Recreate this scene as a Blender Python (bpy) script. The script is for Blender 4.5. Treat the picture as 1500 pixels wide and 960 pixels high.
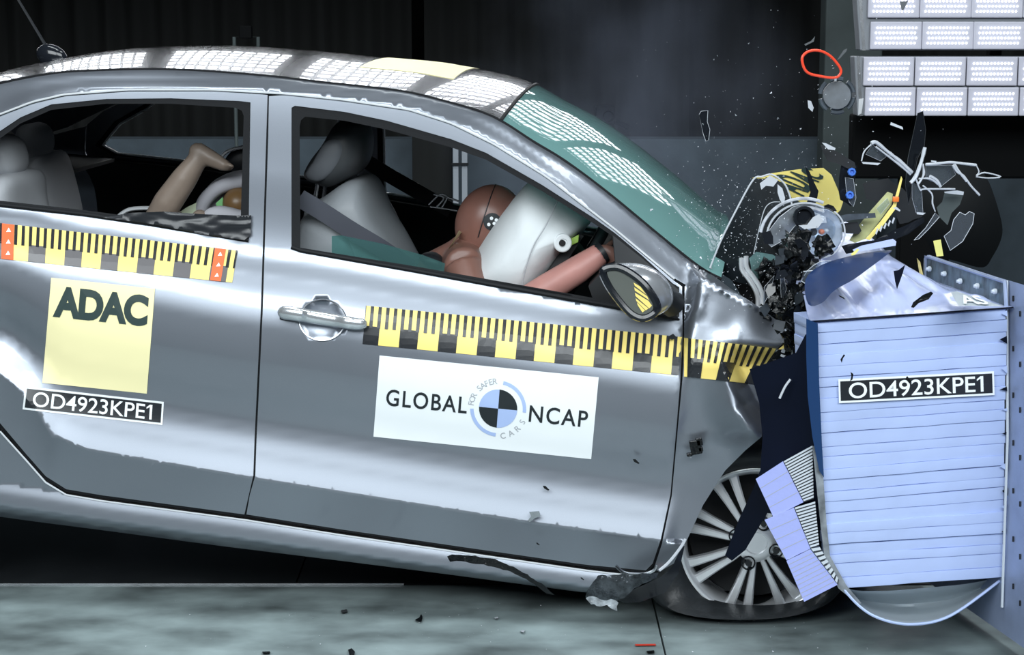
import bpy, bmesh, math, random
import numpy as np
from mathutils import Vector, Matrix, noise
from mathutils.geometry import delaunay_2d_cdt

random.seed(7)
np.random.seed(7)
scene = bpy.context.scene
COL = scene.collection
for o in list(bpy.data.objects):
    bpy.data.objects.remove(o)
PI = math.pi

# ------------------------------------------------------------------ camera
CAM = np.array([0.0, 0.0, 1.6])
PITCH = math.radians(9.43)
FPX = 2890.0
cam_data = bpy.data.cameras.new('camera')
cam_data.sensor_width = 36.0
cam_data.lens = 36.0 * FPX / 1500.0
cam_data.clip_end = 100
camera = bpy.data.objects.new('camera', cam_data)
camera.location = CAM
camera.rotation_euler = (PI / 2 - PITCH, 0, 0)
COL.objects.link(camera)
scene.camera = camera

# ------------------------------------------------------------------ world, lights, exposure
world = bpy.data.worlds.new('hall_dark')
scene.world = world
world.use_nodes = True
bg = world.node_tree.nodes['Background']
bg.inputs[0].default_value = (0.55, 0.68, 0.85, 1)
bg.inputs[1].default_value = 0.035
scene.view_settings.view_transform = 'Standard'
scene.view_settings.look = 'None'
scene.view_settings.gamma = 1
scene.view_settings.use_curve_mapping = False
scene.view_settings.exposure = 0.0


def area(name, loc, target, sx, sy, power, color=(0.90, 0.97, 1.0)):
    d = bpy.data.lights.new(name, 'AREA')
    d.shape = 'RECTANGLE'
    d.size, d.size_y = sx, sy
    d.energy = power
    d.color = color
    o = bpy.data.objects.new(name, d)
    o.location = loc
    o.rotation_euler = (Vector(target) - Vector(loc)).to_track_quat('-Z', 'Y').to_euler()
    COL.objects.link(o)
    return o


area('front_bank', (-2.7, -1.6, 4.7), (-.6, 5.3, .7), 4.6, 3.0, 440)
area('front_bank', (2.1, -1.6, 4.7), (.4, 5.0, .6), 4.6, 3.0, 440)
area('top_bank', (-1.2, 4.3, 5.6), (-1.0, 4.6, 0), 3.4, .8, 120)
area('top_bank', (2.0, 4.3, 5.6), (1.6, 4.6, 0), 2.4, .8, 80)
area('hall_lamp', (-.8, 9.7, 5.2), (0, 10.6, .2), 5.0, .8, 40)

# ------------------------------------------------------------------ pixel rays
_F = np.array([0, math.cos(PITCH), -math.sin(PITCH)])
_U = np.array([0, math.sin(PITCH), math.cos(PITCH)])
_R = np.array([1.0, 0, 0])


def rays(u, v):
    u = np.atleast_1d(np.asarray(u, float)); v = np.atleast_1d(np.asarray(v, float))
    a = (u - 750) / FPX; b = (480 - v) / FPX
    return _F[None] + a[:, None] * _R[None] + b[:, None] * _U[None]


def at_y(u, v, y):
    d = rays(u, v)
    return CAM + d * (np.asarray(y) / d[:, 1])[:, None]


def P(u, v, y):
    return at_y(u, v, np.array([float(y)]))[0]


def at_z(u, v, z):
    d = rays(u, v)
    return CAM + d * ((z - CAM[2]) / d[:, 2])[:, None]


def at_plane(u, v, p0, n):
    d = rays(u, v)
    t = ((np.asarray(p0) - CAM) @ np.asarray(n)) / (d @ np.asarray(n))
    return CAM + d * t[:, None]


# ------------------------------------------------------------------ car frame (X forward, Y inward/away, Z up)
CO = P(1050, 800, 4.88)
CM = np.array(Matrix.Rotation(math.radians(-5.0), 3, 'Z') @ Matrix.Rotation(math.radians(5.0), 3, 'Y'))
CW = 1.66


def to_car(p):
    return (np.asarray(p) - CO) @ CM


def to_world(c):
    return np.asarray(c) @ CM.T + CO


def car_px(u, v, Y):
    """car coords of the pixel ray on the lengthwise plane Y"""
    d = rays(u, v) @ CM
    c0 = to_car(CAM)
    t = (np.asarray(Y) - c0[1]) / d[:, 1]
    return c0 + d * t[:, None]


def carY(u, v, Y):
    return to_world(car_px([u], [v], Y))[0]


def mirror(p):
    c = to_car(p).copy()
    c[:, 1] = CW - c[:, 1]
    return to_world(c)


# guide lines of the body side, traced on lengthwise planes
G_R = [(-450, 258), (-300, 246), (-230, 216), (-150, 172), (-60, 136), (0, 122), (62, 110), (125, 104), (250, 102), (380, 110.5), (474, 121), (567, 131),
       (614, 139), (692, 160), (733, 177), (780, 207), (829, 237), (892, 284), (967, 346), (1024, 391), (1057, 409), (1100, 430), (1160, 466)]
G_S = [(-450, 280), (-300, 274), (-230, 262), (-150, 238), (-80, 204), (-20, 174), (0, 167), (47, 149), (94, 138), (188, 131), (312, 131), (420, 137),
       (505, 146), (599, 160), (661, 180), (724, 211), (800, 258), (900, 335), (990, 410), (1004, 420), (1014, 412), (1026, 402), (1057, 417), (1100, 438), (1160, 474)]
G_B = [(-450, 305), (-300, 294), (-150, 288), (0, 300), (124, 314), (220, 328), (388, 361), (441, 367), (600, 394), (787, 428), (900, 449), (1001, 466), (1009, 446), (1018, 424), (1026, 412), (1057, 426), (1100, 447), (1160, 483)]
G_C = [(-450, 500), (-100, 520), (0, 545), (30, 570), (56, 600), (86, 638), (127, 656), (375, 699), (500, 719), (777, 763), (947, 787), (1000, 795), (1160, 818)]
G_D = [(-450, 640), (-100, 690), (60, 714), (97, 720), (150, 729), (360, 757), (500, 779), (700, 808), (860, 831), (947, 842), (1160, 872)]
G_L = [(-450, 715), (-100, 745), (0, 757), (56, 764), (142, 775), (330, 800), (500, 821), (650, 841), (853, 868), (1160, 910)]


def pchip(k, x):
    xs, ys = k[:, 0], k[:, 1]
    h = np.diff(xs); d = np.diff(ys) / h
    m = np.zeros_like(ys); m[0] = d[0]; m[-1] = d[-1]
    for i in range(1, len(xs) - 1):
        if d[i - 1] * d[i] > 0:
            w1, w2 = 2 * h[i] + h[i - 1], h[i] + 2 * h[i - 1]
            m[i] = (w1 + w2) / (w1 / d[i - 1] + w2 / d[i])
    i = np.clip(np.searchsorted(xs, x) - 1, 0, len(h) - 1)
    t = (x - xs[i]) / h[i]
    lin = (x < xs[0]) | (x > xs[-1])
    y = (2 * t**3 - 3 * t**2 + 1) * ys[i] + (t**3 - 2 * t**2 + t) * h[i] * m[i] + (-2 * t**3 + 3 * t**2) * ys[i + 1] + (t**3 - t**2) * h[i] * m[i + 1]
    y = np.where(x < xs[0], ys[0] + m[0] * (x - xs[0]), y)
    return np.where(x > xs[-1], ys[-1] + m[-1] * (x - xs[-1]), y)


def guide(g, Y):
    a = np.array(g, float)
    c = car_px(a[:, 0], a[:, 1], Y)
    xs = np.linspace(c[0, 0], c[-1, 0], 900)
    return xs, pchip(np.column_stack([c[:, 0], c[:, 2]]), xs)


GUIDES = [guide(G_R, .19), guide(G_S, .112), guide(G_B, .08), guide(G_C, 0.0), guide(G_D, .03), guide(G_L, .09)]
XA, XB = car_px([733], [177], .22)[0][0], car_px([1057], [409], .12)[0][0]
KA = np.array([(-0.6, .36), (-.25, .275), (0, .190), (.5, .148), (1, .112), (1.5, .097), (2, .080), (2.04, .073), (2.12, .047), (2.24, .014), (2.34, .003), (2.47, 0.0), (2.60, .008),
               (2.70, .019), (2.75, .022), (2.80, .019), (2.9, .005), (3.0, -.012)])
KB = np.array([(3.0, -.012), (3.3, -.002), (4.0, .020)])
KC = np.array([(4.0, .0205), (4.3, .0125), (4.5, .0105), (4.7, .030), (5.0, .085), (5.6, .2)])


XF = car_px([1000], [480], .03)[0][0]


def smooth01(x):
    x = np.clip(x, 0, 1)
    return x * x * (3 - 2 * x)


def body_w(X, Z):
    zs = [np.interp(X, g[0], g[1]) for g in GUIDES]
    w = np.zeros_like(X)
    for i in range(5):
        t = (zs[i] - Z) / np.maximum(zs[i] - zs[i + 1], 1e-3)
        if i == 0:
            w = np.where(Z > zs[1], t, w)
        elif i == 4:
            w = np.where(Z <= zs[4], 4 + t, w)
        else:
            w = np.where((Z <= zs[i]) & (Z > zs[i + 1]), i + t, w)
    return w


def prof(X, Z):
    w = body_w(X, Z)
    y = np.where(w < 3, pchip(KA, w), np.where(w < 4, pchip(KB, w), pchip(KC, w)))
    g = 1 - .55 * np.clip((X - XA) / (XB - XA), 0, 1)
    y = np.where(w < 2, .05 + (y - .05) * g, y)
    k = smooth01((X - XF) / .05)                 # the front wing is flatter than the doors
    y = np.where(w < 3, y * (1 - .6 * k) + .010 * k, y)
    # the rear corner rounds inward
    xr = car_px([-200], [500], 0)[0][0]
    return y + .25 * np.clip((xr - X) / 1.0, 0, 1) ** 2


def seg_dist(u, v, line):
    """signed distance in pixels to a polyline (positive to the right of it)"""
    best = np.full(u.shape, 1e9); side = np.zeros(u.shape)
    for (x0, y0), (x1, y1) in zip(line[:-1], line[1:]):
        dx, dy = x1 - x0, y1 - y0
        L2 = dx * dx + dy * dy
        t = np.clip(((u - x0) * dx + (v - y0) * dy) / L2, 0, 1)
        d = np.hypot(u - x0 - t * dx, v - y0 - t * dy)
        s = -np.sign(dx * (v - y0) - dy * (u - x0))
        m = d < best
        best = np.where(m, d, best); side = np.where(m, s, side)
    return best * np.where(side == 0, 1, side)


def smooth01(x):
    x = np.clip(x, 0, 1)
    return x * x * (3 - 2 * x)


def dents(u, v):
    """outward displacement of the crumpled wing, metres"""
    h = np.zeros_like(u)
    m = smooth01((u - 1002) / 12)
    # sharp fold running down to the arch, the metal drops away behind it
    d = seg_dist(u, v, [(1052, 515), (1064, 556), (1082, 598), (1116, 636)])
    near = smooth01((v - 500) / 40) * smooth01((660 - v) / 30)
    h += m * near * (.042 * np.exp(-np.clip(-d, 0, None) / 34.0) - .12 * smooth01(d / 28))
    h += m * smooth01(.5 - d / 16) * .034 * np.exp(-((u - 1066 - (v - 560) * .45) / 34) ** 2) * smooth01((v - 545) / 85)
    # lower wing falls inward toward the wheel
    d2 = seg_dist(u, v, [(1000, 650), (1060, 640), (1110, 636)])
    h += m * -.006 * np.exp(-((v - 600) / 40) ** 2) * np.exp(-((u - 1020) / 28) ** 2)
    # vertical crease behind the door edge at the top
    d3 = seg_dist(u, v, [(1018, 395), (1026, 430), (1022, 452), (1010, 470), (1008, 500)])
    h += smooth01((u - 1000) / 5) * smooth01((530 - v) / 40) * (.006 * np.exp(-(d3 / 8) ** 2) - .003 * np.exp(-((d3 - 14) / 12) ** 2))
    # dents on the upper wing
    h += -.005 * np.exp(-((u - 1060) / 26) ** 2 - ((v - 478) / 20) ** 2) + .004 * np.exp(-((u - 1078) / 8) ** 2 - ((v - 498) / 22) ** 2)
    h += m * -.03 * smooth01((u - 1090) / 50) * smooth01((520 - v) / 60)
    # shallow cup behind the door handle
    h += -.020 * np.clip(1 - (((u - 472) / 34) ** 2 + ((v - 469) / 30) ** 2), 0, 1) ** .5
    return h


def surf(u, v, off=0.0):
    u = np.atleast_1d(np.asarray(u, float)); v = np.atleast_1d(np.asarray(v, float))
    d = rays(u, v) @ CM
    c0 = to_car(CAM)
    h = dents(u, v) + off
    Y = np.full(u.shape, .05)
    for _ in range(28):
        t = (Y - c0[1]) / d[:, 1]
        X = c0[0] + t * d[:, 0]; Z = c0[2] + t * d[:, 2]
        Y = .55 * Y + .45 * (prof(X, Z) - h)
    t = (Y - c0[1]) / d[:, 1]
    return to_world(c0 + d * t[:, None])


def S1(u, v, off=0.0):
    return surf([u], [v], off)[0]


# ------------------------------------------------------------------ materials
def mat(name, col, rough=.5, metal=0.0, coat=0.0, coat_rough=.05, noise_amt=0.0, noise_scale=20.0, bump=0.0, bump_scale=60.0, trans=0.0, ior=1.45,
        alpha=1.0, emit=0.0, spec=.5, detail=4, stretch=None):
    m = bpy.data.materials.new(name)
    m.use_nodes = True
    nt = m.node_tree
    b = nt.nodes['Principled BSDF']
    c = (col[0], col[1], col[2], 1)
    b.inputs['Base Color'].default_value = c
    b.inputs['Roughness'].default_value = rough
    b.inputs['Metallic'].default_value = metal
    b.inputs['IOR'].default_value = ior
    b.inputs['Specular IOR Level'].default_value = spec
    b.inputs['Coat Weight'].default_value = coat
    b.inputs['Coat Roughness'].default_value = coat_rough
    b.inputs['Transmission Weight'].default_value = trans
    b.inputs['Alpha'].default_value = alpha
    if emit:
        b.inputs['Emission Color'].default_value = c
        b.inputs['Emission Strength'].default_value = emit
    if noise_amt or bump:
        tc = nt.nodes.new('ShaderNodeTexCoord')
        src = tc.outputs['Object']
        if stretch:
            mp = nt.nodes.new('ShaderNodeMapping')
            mp.inputs['Scale'].default_value = stretch
            nt.links.new(src, mp.inputs['Vector'])
            src = mp.outputs['Vector']
    if noise_amt:
        n = nt.nodes.new('ShaderNodeTexNoise')
        n.inputs['Scale'].default_value = noise_scale
        n.inputs['Detail'].default_value = detail
        nt.links.new(src, n.inputs['Vector'])
        r = nt.nodes.new('ShaderNodeMapRange')
        r.inputs['From Min'].default_value = .25
        r.inputs['From Max'].default_value = .75
        r.inputs['To Min'].default_value = 1 - noise_amt
        r.inputs['To Max'].default_value = 1 + noise_amt
        nt.links.new(n.outputs['Fac'], r.inputs['Value'])
        mx = nt.nodes.new('ShaderNodeVectorMath')
        mx.operation = 'SCALE'
        mx.inputs[0].default_value = col[:3]
        nt.links.new(r.outputs['Result'], mx.inputs['Scale'])
        nt.links.new(mx.outputs['Vector'], b.inputs['Base Color'])
    if bump:
        n2 = nt.nodes.new('ShaderNodeTexNoise')
        n2.inputs['Scale'].default_value = bump_scale
        n2.inputs['Detail'].default_value = 4
        nt.links.new(src, n2.inputs['Vector'])
        bp = nt.nodes.new('ShaderNodeBump')
        bp.inputs['Strength'].default_value = bump
        bp.inputs['Distance'].default_value = .01
        nt.links.new(n2.outputs['Fac'], bp.inputs['Height'])
        nt.links.new(bp.outputs['Normal'], b.inputs['Normal'])
    return m


M = {}
M['paint'] = mat('grey_metallic_paint', (.275, .30, .345), .37, .80, coat=.5, coat_rough=.04, noise_amt=.05, noise_scale=900)
M['roof'] = mat('roof_paint', (.22, .23, .25), .22, .88, coat=1.0, coat_rough=.015)
M['edge'] = mat('edge_trim_and_highlight', (.80, .83, .86), .30, .35)  # also draws the painted highlights of the sill and far window edges
M['black'] = mat('black_plastic', (.012, .014, .017), .45)
M['blackgloss'] = mat('black_gloss_plastic', (.010, .012, .016), .12)
M['rubber'] = mat('black_rubber', (.010, .011, .013), .6, spec=.2, bump=.05, bump_scale=200)
M['tyre'] = mat('tyre_rubber', (.020, .023, .026), .42, bump=.1, bump_scale=120, noise_amt=.3, noise_scale=30)
M['dark'] = mat('interior_dark', (.010, .011, .013), .7)
M['head'] = mat('headlining', (.03, .03, .035), .9)
M['chrome'] = mat('chrome', (.82, .84, .87), .08, 1.0)
M['alloy'] = mat('alloy_silver', (.78, .80, .83), .32, .55, coat=.4)
M['alloydark'] = mat('alloy_dark_grey', (.12, .13, .14), .4, .7)  # darker grey metal for splinters, chips and the ground behind the ribs
M['yellow'] = mat('sticker_yellow', (.95, .80, .24), .45)
M['yellow_pale'] = mat('sticker_pale_yellow', (.96, .88, .50), .5)
M['tape_yellow'] = mat('tape_yellow', (.93, .74, .22), .35)
M['tape_black'] = mat('tape_black', (.022, .024, .028), .25)
M['tape_black_sheen'] = mat('tape_black_sheen', (.12, .115, .12), .3)  # black squares greyed: their glossy reflection is put into the colour
M['orange'] = mat('orange_marker', (.85, .14, .035), .5)
M['white'] = mat('sticker_white', (.86, .90, .92), .45)
M['ink'] = mat('dark_ink', (.012, .018, .022), .5)
M['greenink'] = mat('dark_green_ink', (.028, .052, .050), .5)
M['blueink'] = mat('light_blue_ink', (.40, .52, .82), .5)
M['greyink'] = mat('grey_ink', (.40, .42, .45), .5)
M['plate'] = mat('black_number_panel', (.020, .023, .028), .3)
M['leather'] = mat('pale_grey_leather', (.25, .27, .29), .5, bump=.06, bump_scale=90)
M['leather_rear'] = mat('rear_leather_lightened', (.46, .48, .51), .5, bump=.06, bump_scale=90)  # lighter copy of the leather: light on the rear seats put into colour
M['leather_lit'] = mat('lit_headrest_leather', (.12, .13, .145), .5, bump=.06, bump_scale=90)  # lit copy of the headrest leather, for its side
M['leather_shaded'] = mat('shaded_seat_leather', (.05, .055, .06), .45, bump=.06, bump_scale=90)  # shaded copy: shadow on headrest front and passenger seat painted in
M['belt'] = mat('black_belt_webbing', (.008, .008, .010), .7)
M['belt_grey'] = mat('grey_belt_webbing', (.075, .080, .10), .6)
M['skin'] = mat('brown_vinyl_skin', (.20, .10, .078), .38, noise_amt=.12, noise_scale=14)
M['skin_pink'] = mat('pink_vinyl_skin', (.42, .20, .175), .45, noise_amt=.1, noise_scale=20)
M['skin_tan'] = mat('tan_child_skin', (.235, .185, .15), .42, noise_amt=.1, noise_scale=20)
M['airbag'] = mat('white_airbag_fabric', (.74, .78, .80), .75, bump=.15, bump_scale=25)
M['seam'] = mat('stitch_grey', (.42, .44, .47), .8)
M['steel'] = mat('bright_steel', (.55, .57, .60), .25, 1.0, noise_amt=.2, noise_scale=30)


def glass_mat(name, tint, gloss_rough, see, white=0.0, white_col=(.75, .85, .85)):
    """thin sheet of glass: clear view, mirror-like reflection and a milky share of scattered light"""
    m = bpy.data.materials.new(name)
    m.use_nodes = True
    nt = m.node_tree
    nt.nodes.clear()
    out = nt.nodes.new('ShaderNodeOutputMaterial')
    tr = nt.nodes.new('ShaderNodeBsdfTransparent'); tr.inputs[0].default_value = (*tint, 1)
    gl = nt.nodes.new('ShaderNodeBsdfGlossy'); gl.inputs['Roughness'].default_value = gloss_rough
    df = nt.nodes.new('ShaderNodeBsdfDiffuse'); df.inputs[0].default_value = (*white_col, 1)
    lw = nt.nodes.new('ShaderNodeLayerWeight'); lw.inputs[0].default_value = .5
    pw = nt.nodes.new('ShaderNodeMath'); pw.operation = 'POWER'; pw.inputs[1].default_value = 5
    fr = nt.nodes.new('ShaderNodeMath'); fr.operation = 'MULTIPLY_ADD'; fr.inputs[1].default_value = .96; fr.inputs[2].default_value = .04
    nt.links.new(lw.outputs['Facing'], pw.inputs[0]); nt.links.new(pw.outputs[0], fr.inputs[0])
    m1 = nt.nodes.new('ShaderNodeMixShader'); m1.inputs[0].default_value = 1 - see
    nt.links.new(tr.outputs[0], m1.inputs[1]); nt.links.new(df.outputs[0], m1.inputs[2])
    m2 = nt.nodes.new('ShaderNodeMixShader')
    nt.links.new(fr.outputs[0], m2.inputs[0]); nt.links.new(m1.outputs[0], m2.inputs[1]); nt.links.new(gl.outputs[0], m2.inputs[2])
    nt.links.new(m2.outputs[0], out.inputs[0])
    return m


M['windscreen'] = glass_mat('cracked_green_glass', (.35, .62, .58), .03, .35, white_col=(.22, .42, .41))
M['clear'] = glass_mat('clear_plastic', (.85, .90, .95), .05, .94, white_col=(.5, .55, .62))
M['tealglass'] = glass_mat('teal_window_glass', (.5, .75, .72), .02, .72, white_col=(.10, .2, .2))
M['frost'] = mat('frosted_broken_edge', (.52, .55, .60), .3)


# ------------------------------------------------------------------ mesh helpers
def wloc(o):
    l = np.array([0.0, 0, 0])
    while o is not None:
        l = l + np.array(o.location)
        o = o.parent
    return l


def mk(name, verts, faces, m, parent=None, base=None, smooth=True, sharp=38, label=None, recalc=True):
    verts = np.asarray(verts, float)
    if parent is not None:
        loc = wloc(parent)
    elif base is not None:
        loc = np.asarray(base, float)
    else:
        lo, hi = verts.min(0), verts.max(0)
        loc = np.array([(lo[0] + hi[0]) / 2, (lo[1] + hi[1]) / 2, lo[2]])
    me = bpy.data.meshes.new(name)
    me.from_pydata((verts - loc).tolist(), [], [list(map(int, f)) for f in faces])
    if recalc:
        bm = bmesh.new(); bm.from_mesh(me)
        bmesh.ops.recalc_face_normals(bm, faces=bm.faces)
        bm.to_mesh(me); bm.free()
    me.validate()
    if smooth:
        me.polygons.foreach_set('use_smooth', [True] * len(me.polygons))
        me.set_sharp_from_angle(angle=math.radians(sharp))
    ms = m if isinstance(m, (list, tuple)) else [m]
    for mm in ms:
        me.materials.append(M[mm] if isinstance(mm, str) else mm)
    o = bpy.data.objects.new(name, me)
    COL.objects.link(o)
    if parent is not None:
        o.parent = parent
    else:
        o.location = loc
    if label:
        o['label'] = label
    return o


def thing(name, label, cat, loc, group=None):
    o = bpy.data.objects.new(name, None)
    o.empty_display_size = .1
    o.location = loc
    COL.objects.link(o)
    return tag(o, label, cat, group)


def tag(o, label, cat, group=None, kind=None):
    o['label'] = label
    o['category'] = cat
    if group:
        o['group'] = group
    if kind:
        o['kind'] = kind
    return o


def cat_all(*vf):
    V, Fc, n = [], [], 0
    for v, f in vf:
        V.append(np.asarray(v, float)); Fc += [[i + n for i in ff] for ff in f]
        n += len(v)
    return np.vstack(V), Fc


def densify(poly, step, closed=True):
    out = []
    n = len(poly)
    for i in range(n if closed else n - 1):
        a, b = np.array(poly[i], float), np.array(poly[(i + 1) % n], float)
        k = max(1, int(np.hypot(*(b - a)) / step))
        for j in range(k):
            out.append(a + (b - a) * j / k)
    if not closed:
        out.append(np.array(poly[-1], float))
    return np.array(out)


def curve_pts(pts, k=6, closed=False):
    """Catmull-Rom through the points"""
    p = np.asarray(pts, float)
    n = len(p)
    out = []
    for i in range(n if closed else n - 1):
        g = lambda j: p[j % n] if closed else p[min(max(j, 0), n - 1)]
        p0, p1, p2, p3 = g(i - 1), g(i), g(i + 1), g(i + 2)
        for s in np.linspace(0, 1, k, endpoint=False):
            out.append(.5 * ((2 * p1) + (-p0 + p2) * s + (2 * p0 - 5 * p1 + 4 * p2 - p3) * s**2 + (-p0 + 3 * p1 - 3 * p2 + p3) * s**3))
    if not closed:
        out.append(p[-1])
    return np.array(out)


def inside(poly, q):
    x, y = q[:, 0], q[:, 1]
    r = np.zeros(len(q), bool)
    n = len(poly)
    for i in range(n):
        x0, y0 = poly[i]; x1, y1 = poly[(i + 1) % n]
        c = ((y0 > y) != (y1 > y)) & (x < (x1 - x0) * (y - y0) / (y1 - y0 + 1e-12) + x0)
        r ^= c
    return r


def fill2d(outline, holes=(), grid=12, extra=()):
    """triangulate an outline with holes; returns points and triangles"""
    loops = [densify(outline, grid)] + [densify(h, grid) for h in holes]
    pts, edges = [], []
    for lp in loops:
        n0 = len(pts)
        pts += [tuple(p) for p in lp]
        edges += [(n0 + i, n0 + (i + 1) % len(lp)) for i in range(len(lp))]
    a = loops[0]
    gx, gy = np.meshgrid(np.arange(a[:, 0].min() + grid / 2, a[:, 0].max(), grid), np.arange(a[:, 1].min() + grid / 2, a[:, 1].max(), grid * .87))
    gx[1::2] += grid / 2
    q = np.column_stack([gx.ravel(), gy.ravel()])
    if len(extra):
        q = np.vstack([q, np.asarray(extra, float)])
    ok = inside(loops[0], q)
    for h in loops[1:]:
        ok &= ~inside(h, q)
    q = q[ok]
    allp = np.vstack(loops)
    if len(q):
        dm = np.min(np.hypot(q[:, None, 0] - allp[None, :, 0], q[:, None, 1] - allp[None, :, 1]), axis=1)
        q = q[dm > grid * .45]
    pts += [tuple(p) for p in q]
    r = delaunay_2d_cdt([Vector(p) for p in pts], edges, [], 2 if len(loops) > 1 else 1, 1e-5)
    vs = np.array([(p.x, p.y) for p in r[0]])
    tris = [list(f) for f in r[2]]
    if len(loops) > 1:
        cen = np.array([vs[f].mean(0) for f in tris])
        keep = np.ones(len(tris), bool)
        for h in loops[1:]:
            keep &= ~inside(h, cen)
        tris = [f for f, k in zip(tris, keep) if k]
    return vs, tris


def shell(outer, inner, tris):
    n = len(outer)
    cnt = {}
    for f in tris:
        for i in range(len(f)):
            a, b = f[i], f[(i + 1) % len(f)]
            cnt.setdefault((min(a, b), max(a, b)), []).append((a, b))
    faces = [list(f) for f in tris] + [[i + n for i in reversed(f)] for f in tris]
    for k, l in cnt.items():
        if len(l) == 1:
            a, b = l[0]
            faces.append([b, a, a + n, b + n])
    return np.vstack([outer, inner]), faces


def panel(name, outline, mapper, m, parent=None, holes=(), grid=12, extra=(), thick=.004, off=0.0, mir=False, label=None, sharp=38, base=None):
    vs, tris = fill2d(outline, holes, grid, extra)
    o = mapper(vs[:, 0], vs[:, 1], off)
    i = mapper(vs[:, 0], vs[:, 1], off - thick)
    if mir:
        o, i = mirror(o), mirror(i)
    V, Fc = shell(o, i, tris)
    ob = mk(name, V, Fc, m, parent, label=label, sharp=sharp, base=base)
    if mapper is surf:                           # exact normals of the pressed skin
        e = .8
        nn = np.cross(surf(vs[:, 0] + e, vs[:, 1], off) - surf(vs[:, 0] - e, vs[:, 1], off), surf(vs[:, 0], vs[:, 1] - e, off) - surf(vs[:, 0], vs[:, 1] + e, off))
        nn /= np.linalg.norm(nn, axis=1)[:, None] + 1e-12
        nn *= np.sign(np.einsum('ij,ij->i', nn, CAM - surf(vs[:, 0], vs[:, 1], off)))[:, None]
        if mir:
            nn = nn @ CM; nn[:, 1] *= -1; nn = nn @ CM.T
        ob.data.normals_split_custom_set_from_vertices(np.vstack([nn, -nn]).tolist())
    return ob


def tube_vf(pts, r, closed=False, seg=8, flat=None):
    """tube along world points; flat=(vector, factor) squashes it along a direction"""
    p = np.asarray(pts, float)
    n = len(p)
    r = np.broadcast_to(np.asarray(r, float), (n,))
    V, Fc = [], []
    prev = None
    for i in range(n):
        t = (p[(i + 1) % n] - p[i - 1]) if closed else (p[min(i + 1, n - 1)] - p[max(i - 1, 0)])
        t = t / (np.linalg.norm(t) + 1e-12)
        if prev is None:
            a = np.array([0, 0, 1.0]) if abs(t[2]) < .9 else np.array([1.0, 0, 0])
        else:
            a = prev
        a = a - t * (a @ t); a /= np.linalg.norm(a)
        b = np.cross(t, a); prev = a
        for k in range(seg):
            th = 2 * PI * k / seg
            d = r[i] * (math.cos(th) * a + math.sin(th) * b)
            if flat is not None:
                fv = np.asarray(flat[0], float); fv = fv / np.linalg.norm(fv)
                d = d - fv * (d @ fv) * (1 - flat[1])
            V.append(p[i] + d)
    for i in range(n if closed else n - 1):
        j = (i + 1) % n
        for k in range(seg):
            l = (k + 1) % seg
            Fc.append([i * seg + k, i * seg + l, j * seg + l, j * seg + k])
    if not closed:
        Fc.append(list(range(seg))[::-1]); Fc.append([(n - 1) * seg + k for k in range(seg)])
    return np.array(V), Fc


def ell_vf(c, axes, seg=24, rings=14):
    """ellipsoid with three axis vectors"""
    c = np.asarray(c, float); A = [np.asarray(a, float) for a in axes]
    V = [c + A[2]]; Fc = []
    for i in range(1, rings):
        ph = PI * i / rings
        for k in range(seg):
            th = 2 * PI * k / seg
            V.append(c + A[0] * math.sin(ph) * math.cos(th) + A[1] * math.sin(ph) * math.sin(th) + A[2] * math.cos(ph))
    V.append(c - A[2])
    for k in range(seg):
        Fc.append([0, 1 + k, 1 + (k + 1) % seg])
    for i in range(rings - 2):
        for k in range(seg):
            a, b = 1 + i * seg + k, 1 + i * seg + (k + 1) % seg
            Fc.append([a, a + seg, b + seg, b])
    L = len(V) - 1
    for k in range(seg):
        Fc.append([L, 1 + (rings - 2) * seg + (k + 1) % seg, 1 + (rings - 2) * seg + k])
    return np.array(V), Fc


def box_vf(c, ax, bev=.0):
    """box with three half-axis vectors, chamfered by bev (fraction of the smallest half axis)"""
    c = np.asarray(c, float); A = [np.asarray(a, float) for a in ax]
    bm = bmesh.new()
    bmesh.ops.create_cube(bm, size=2.0)
    for v in bm.verts:
        v.co = Vector(c + A[0] * v.co.x + A[1] * v.co.y + A[2] * v.co.z)
    if bev:
        bmesh.ops.bevel(bm, geom=list(bm.edges), offset=bev, segments=2, affect='EDGES', profile=.5)
    bm.verts.index_update()
    V = np.array([v.co[:] for v in bm.verts]); Fc = [[v.index for v in f.verts] for f in bm.faces]
    bm.free()
    return V, Fc


def lathe_vf(c, axis, up, profile, seg=48, close=True):
    """profile of (axial, radius) turned about an axis"""
    axis = np.asarray(axis, float); axis /= np.linalg.norm(axis)
    e1 = np.asarray(up, float) - axis * (np.asarray(up, float) @ axis); e1 /= np.linalg.norm(e1)
    e2 = np.cross(axis, e1)
    V, Fc = [], []
    for a, r in profile:
        for k in range(seg):
            th = 2 * PI * k / seg
            V.append(np.asarray(c) + axis * a + r * (math.cos(th) * e1 + math.sin(th) * e2))
    n = len(profile)
    for i in range(n - 1):
        for k in range(seg):
            l = (k + 1) % seg
            Fc.append([i * seg + k, i * seg + l, (i + 1) * seg + l, (i + 1) * seg + k])
    if close:
        Fc.append(list(range(seg))[::-1]); Fc.append([(n - 1) * seg + k for k in range(seg)])
    return np.array(V), Fc


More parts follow.
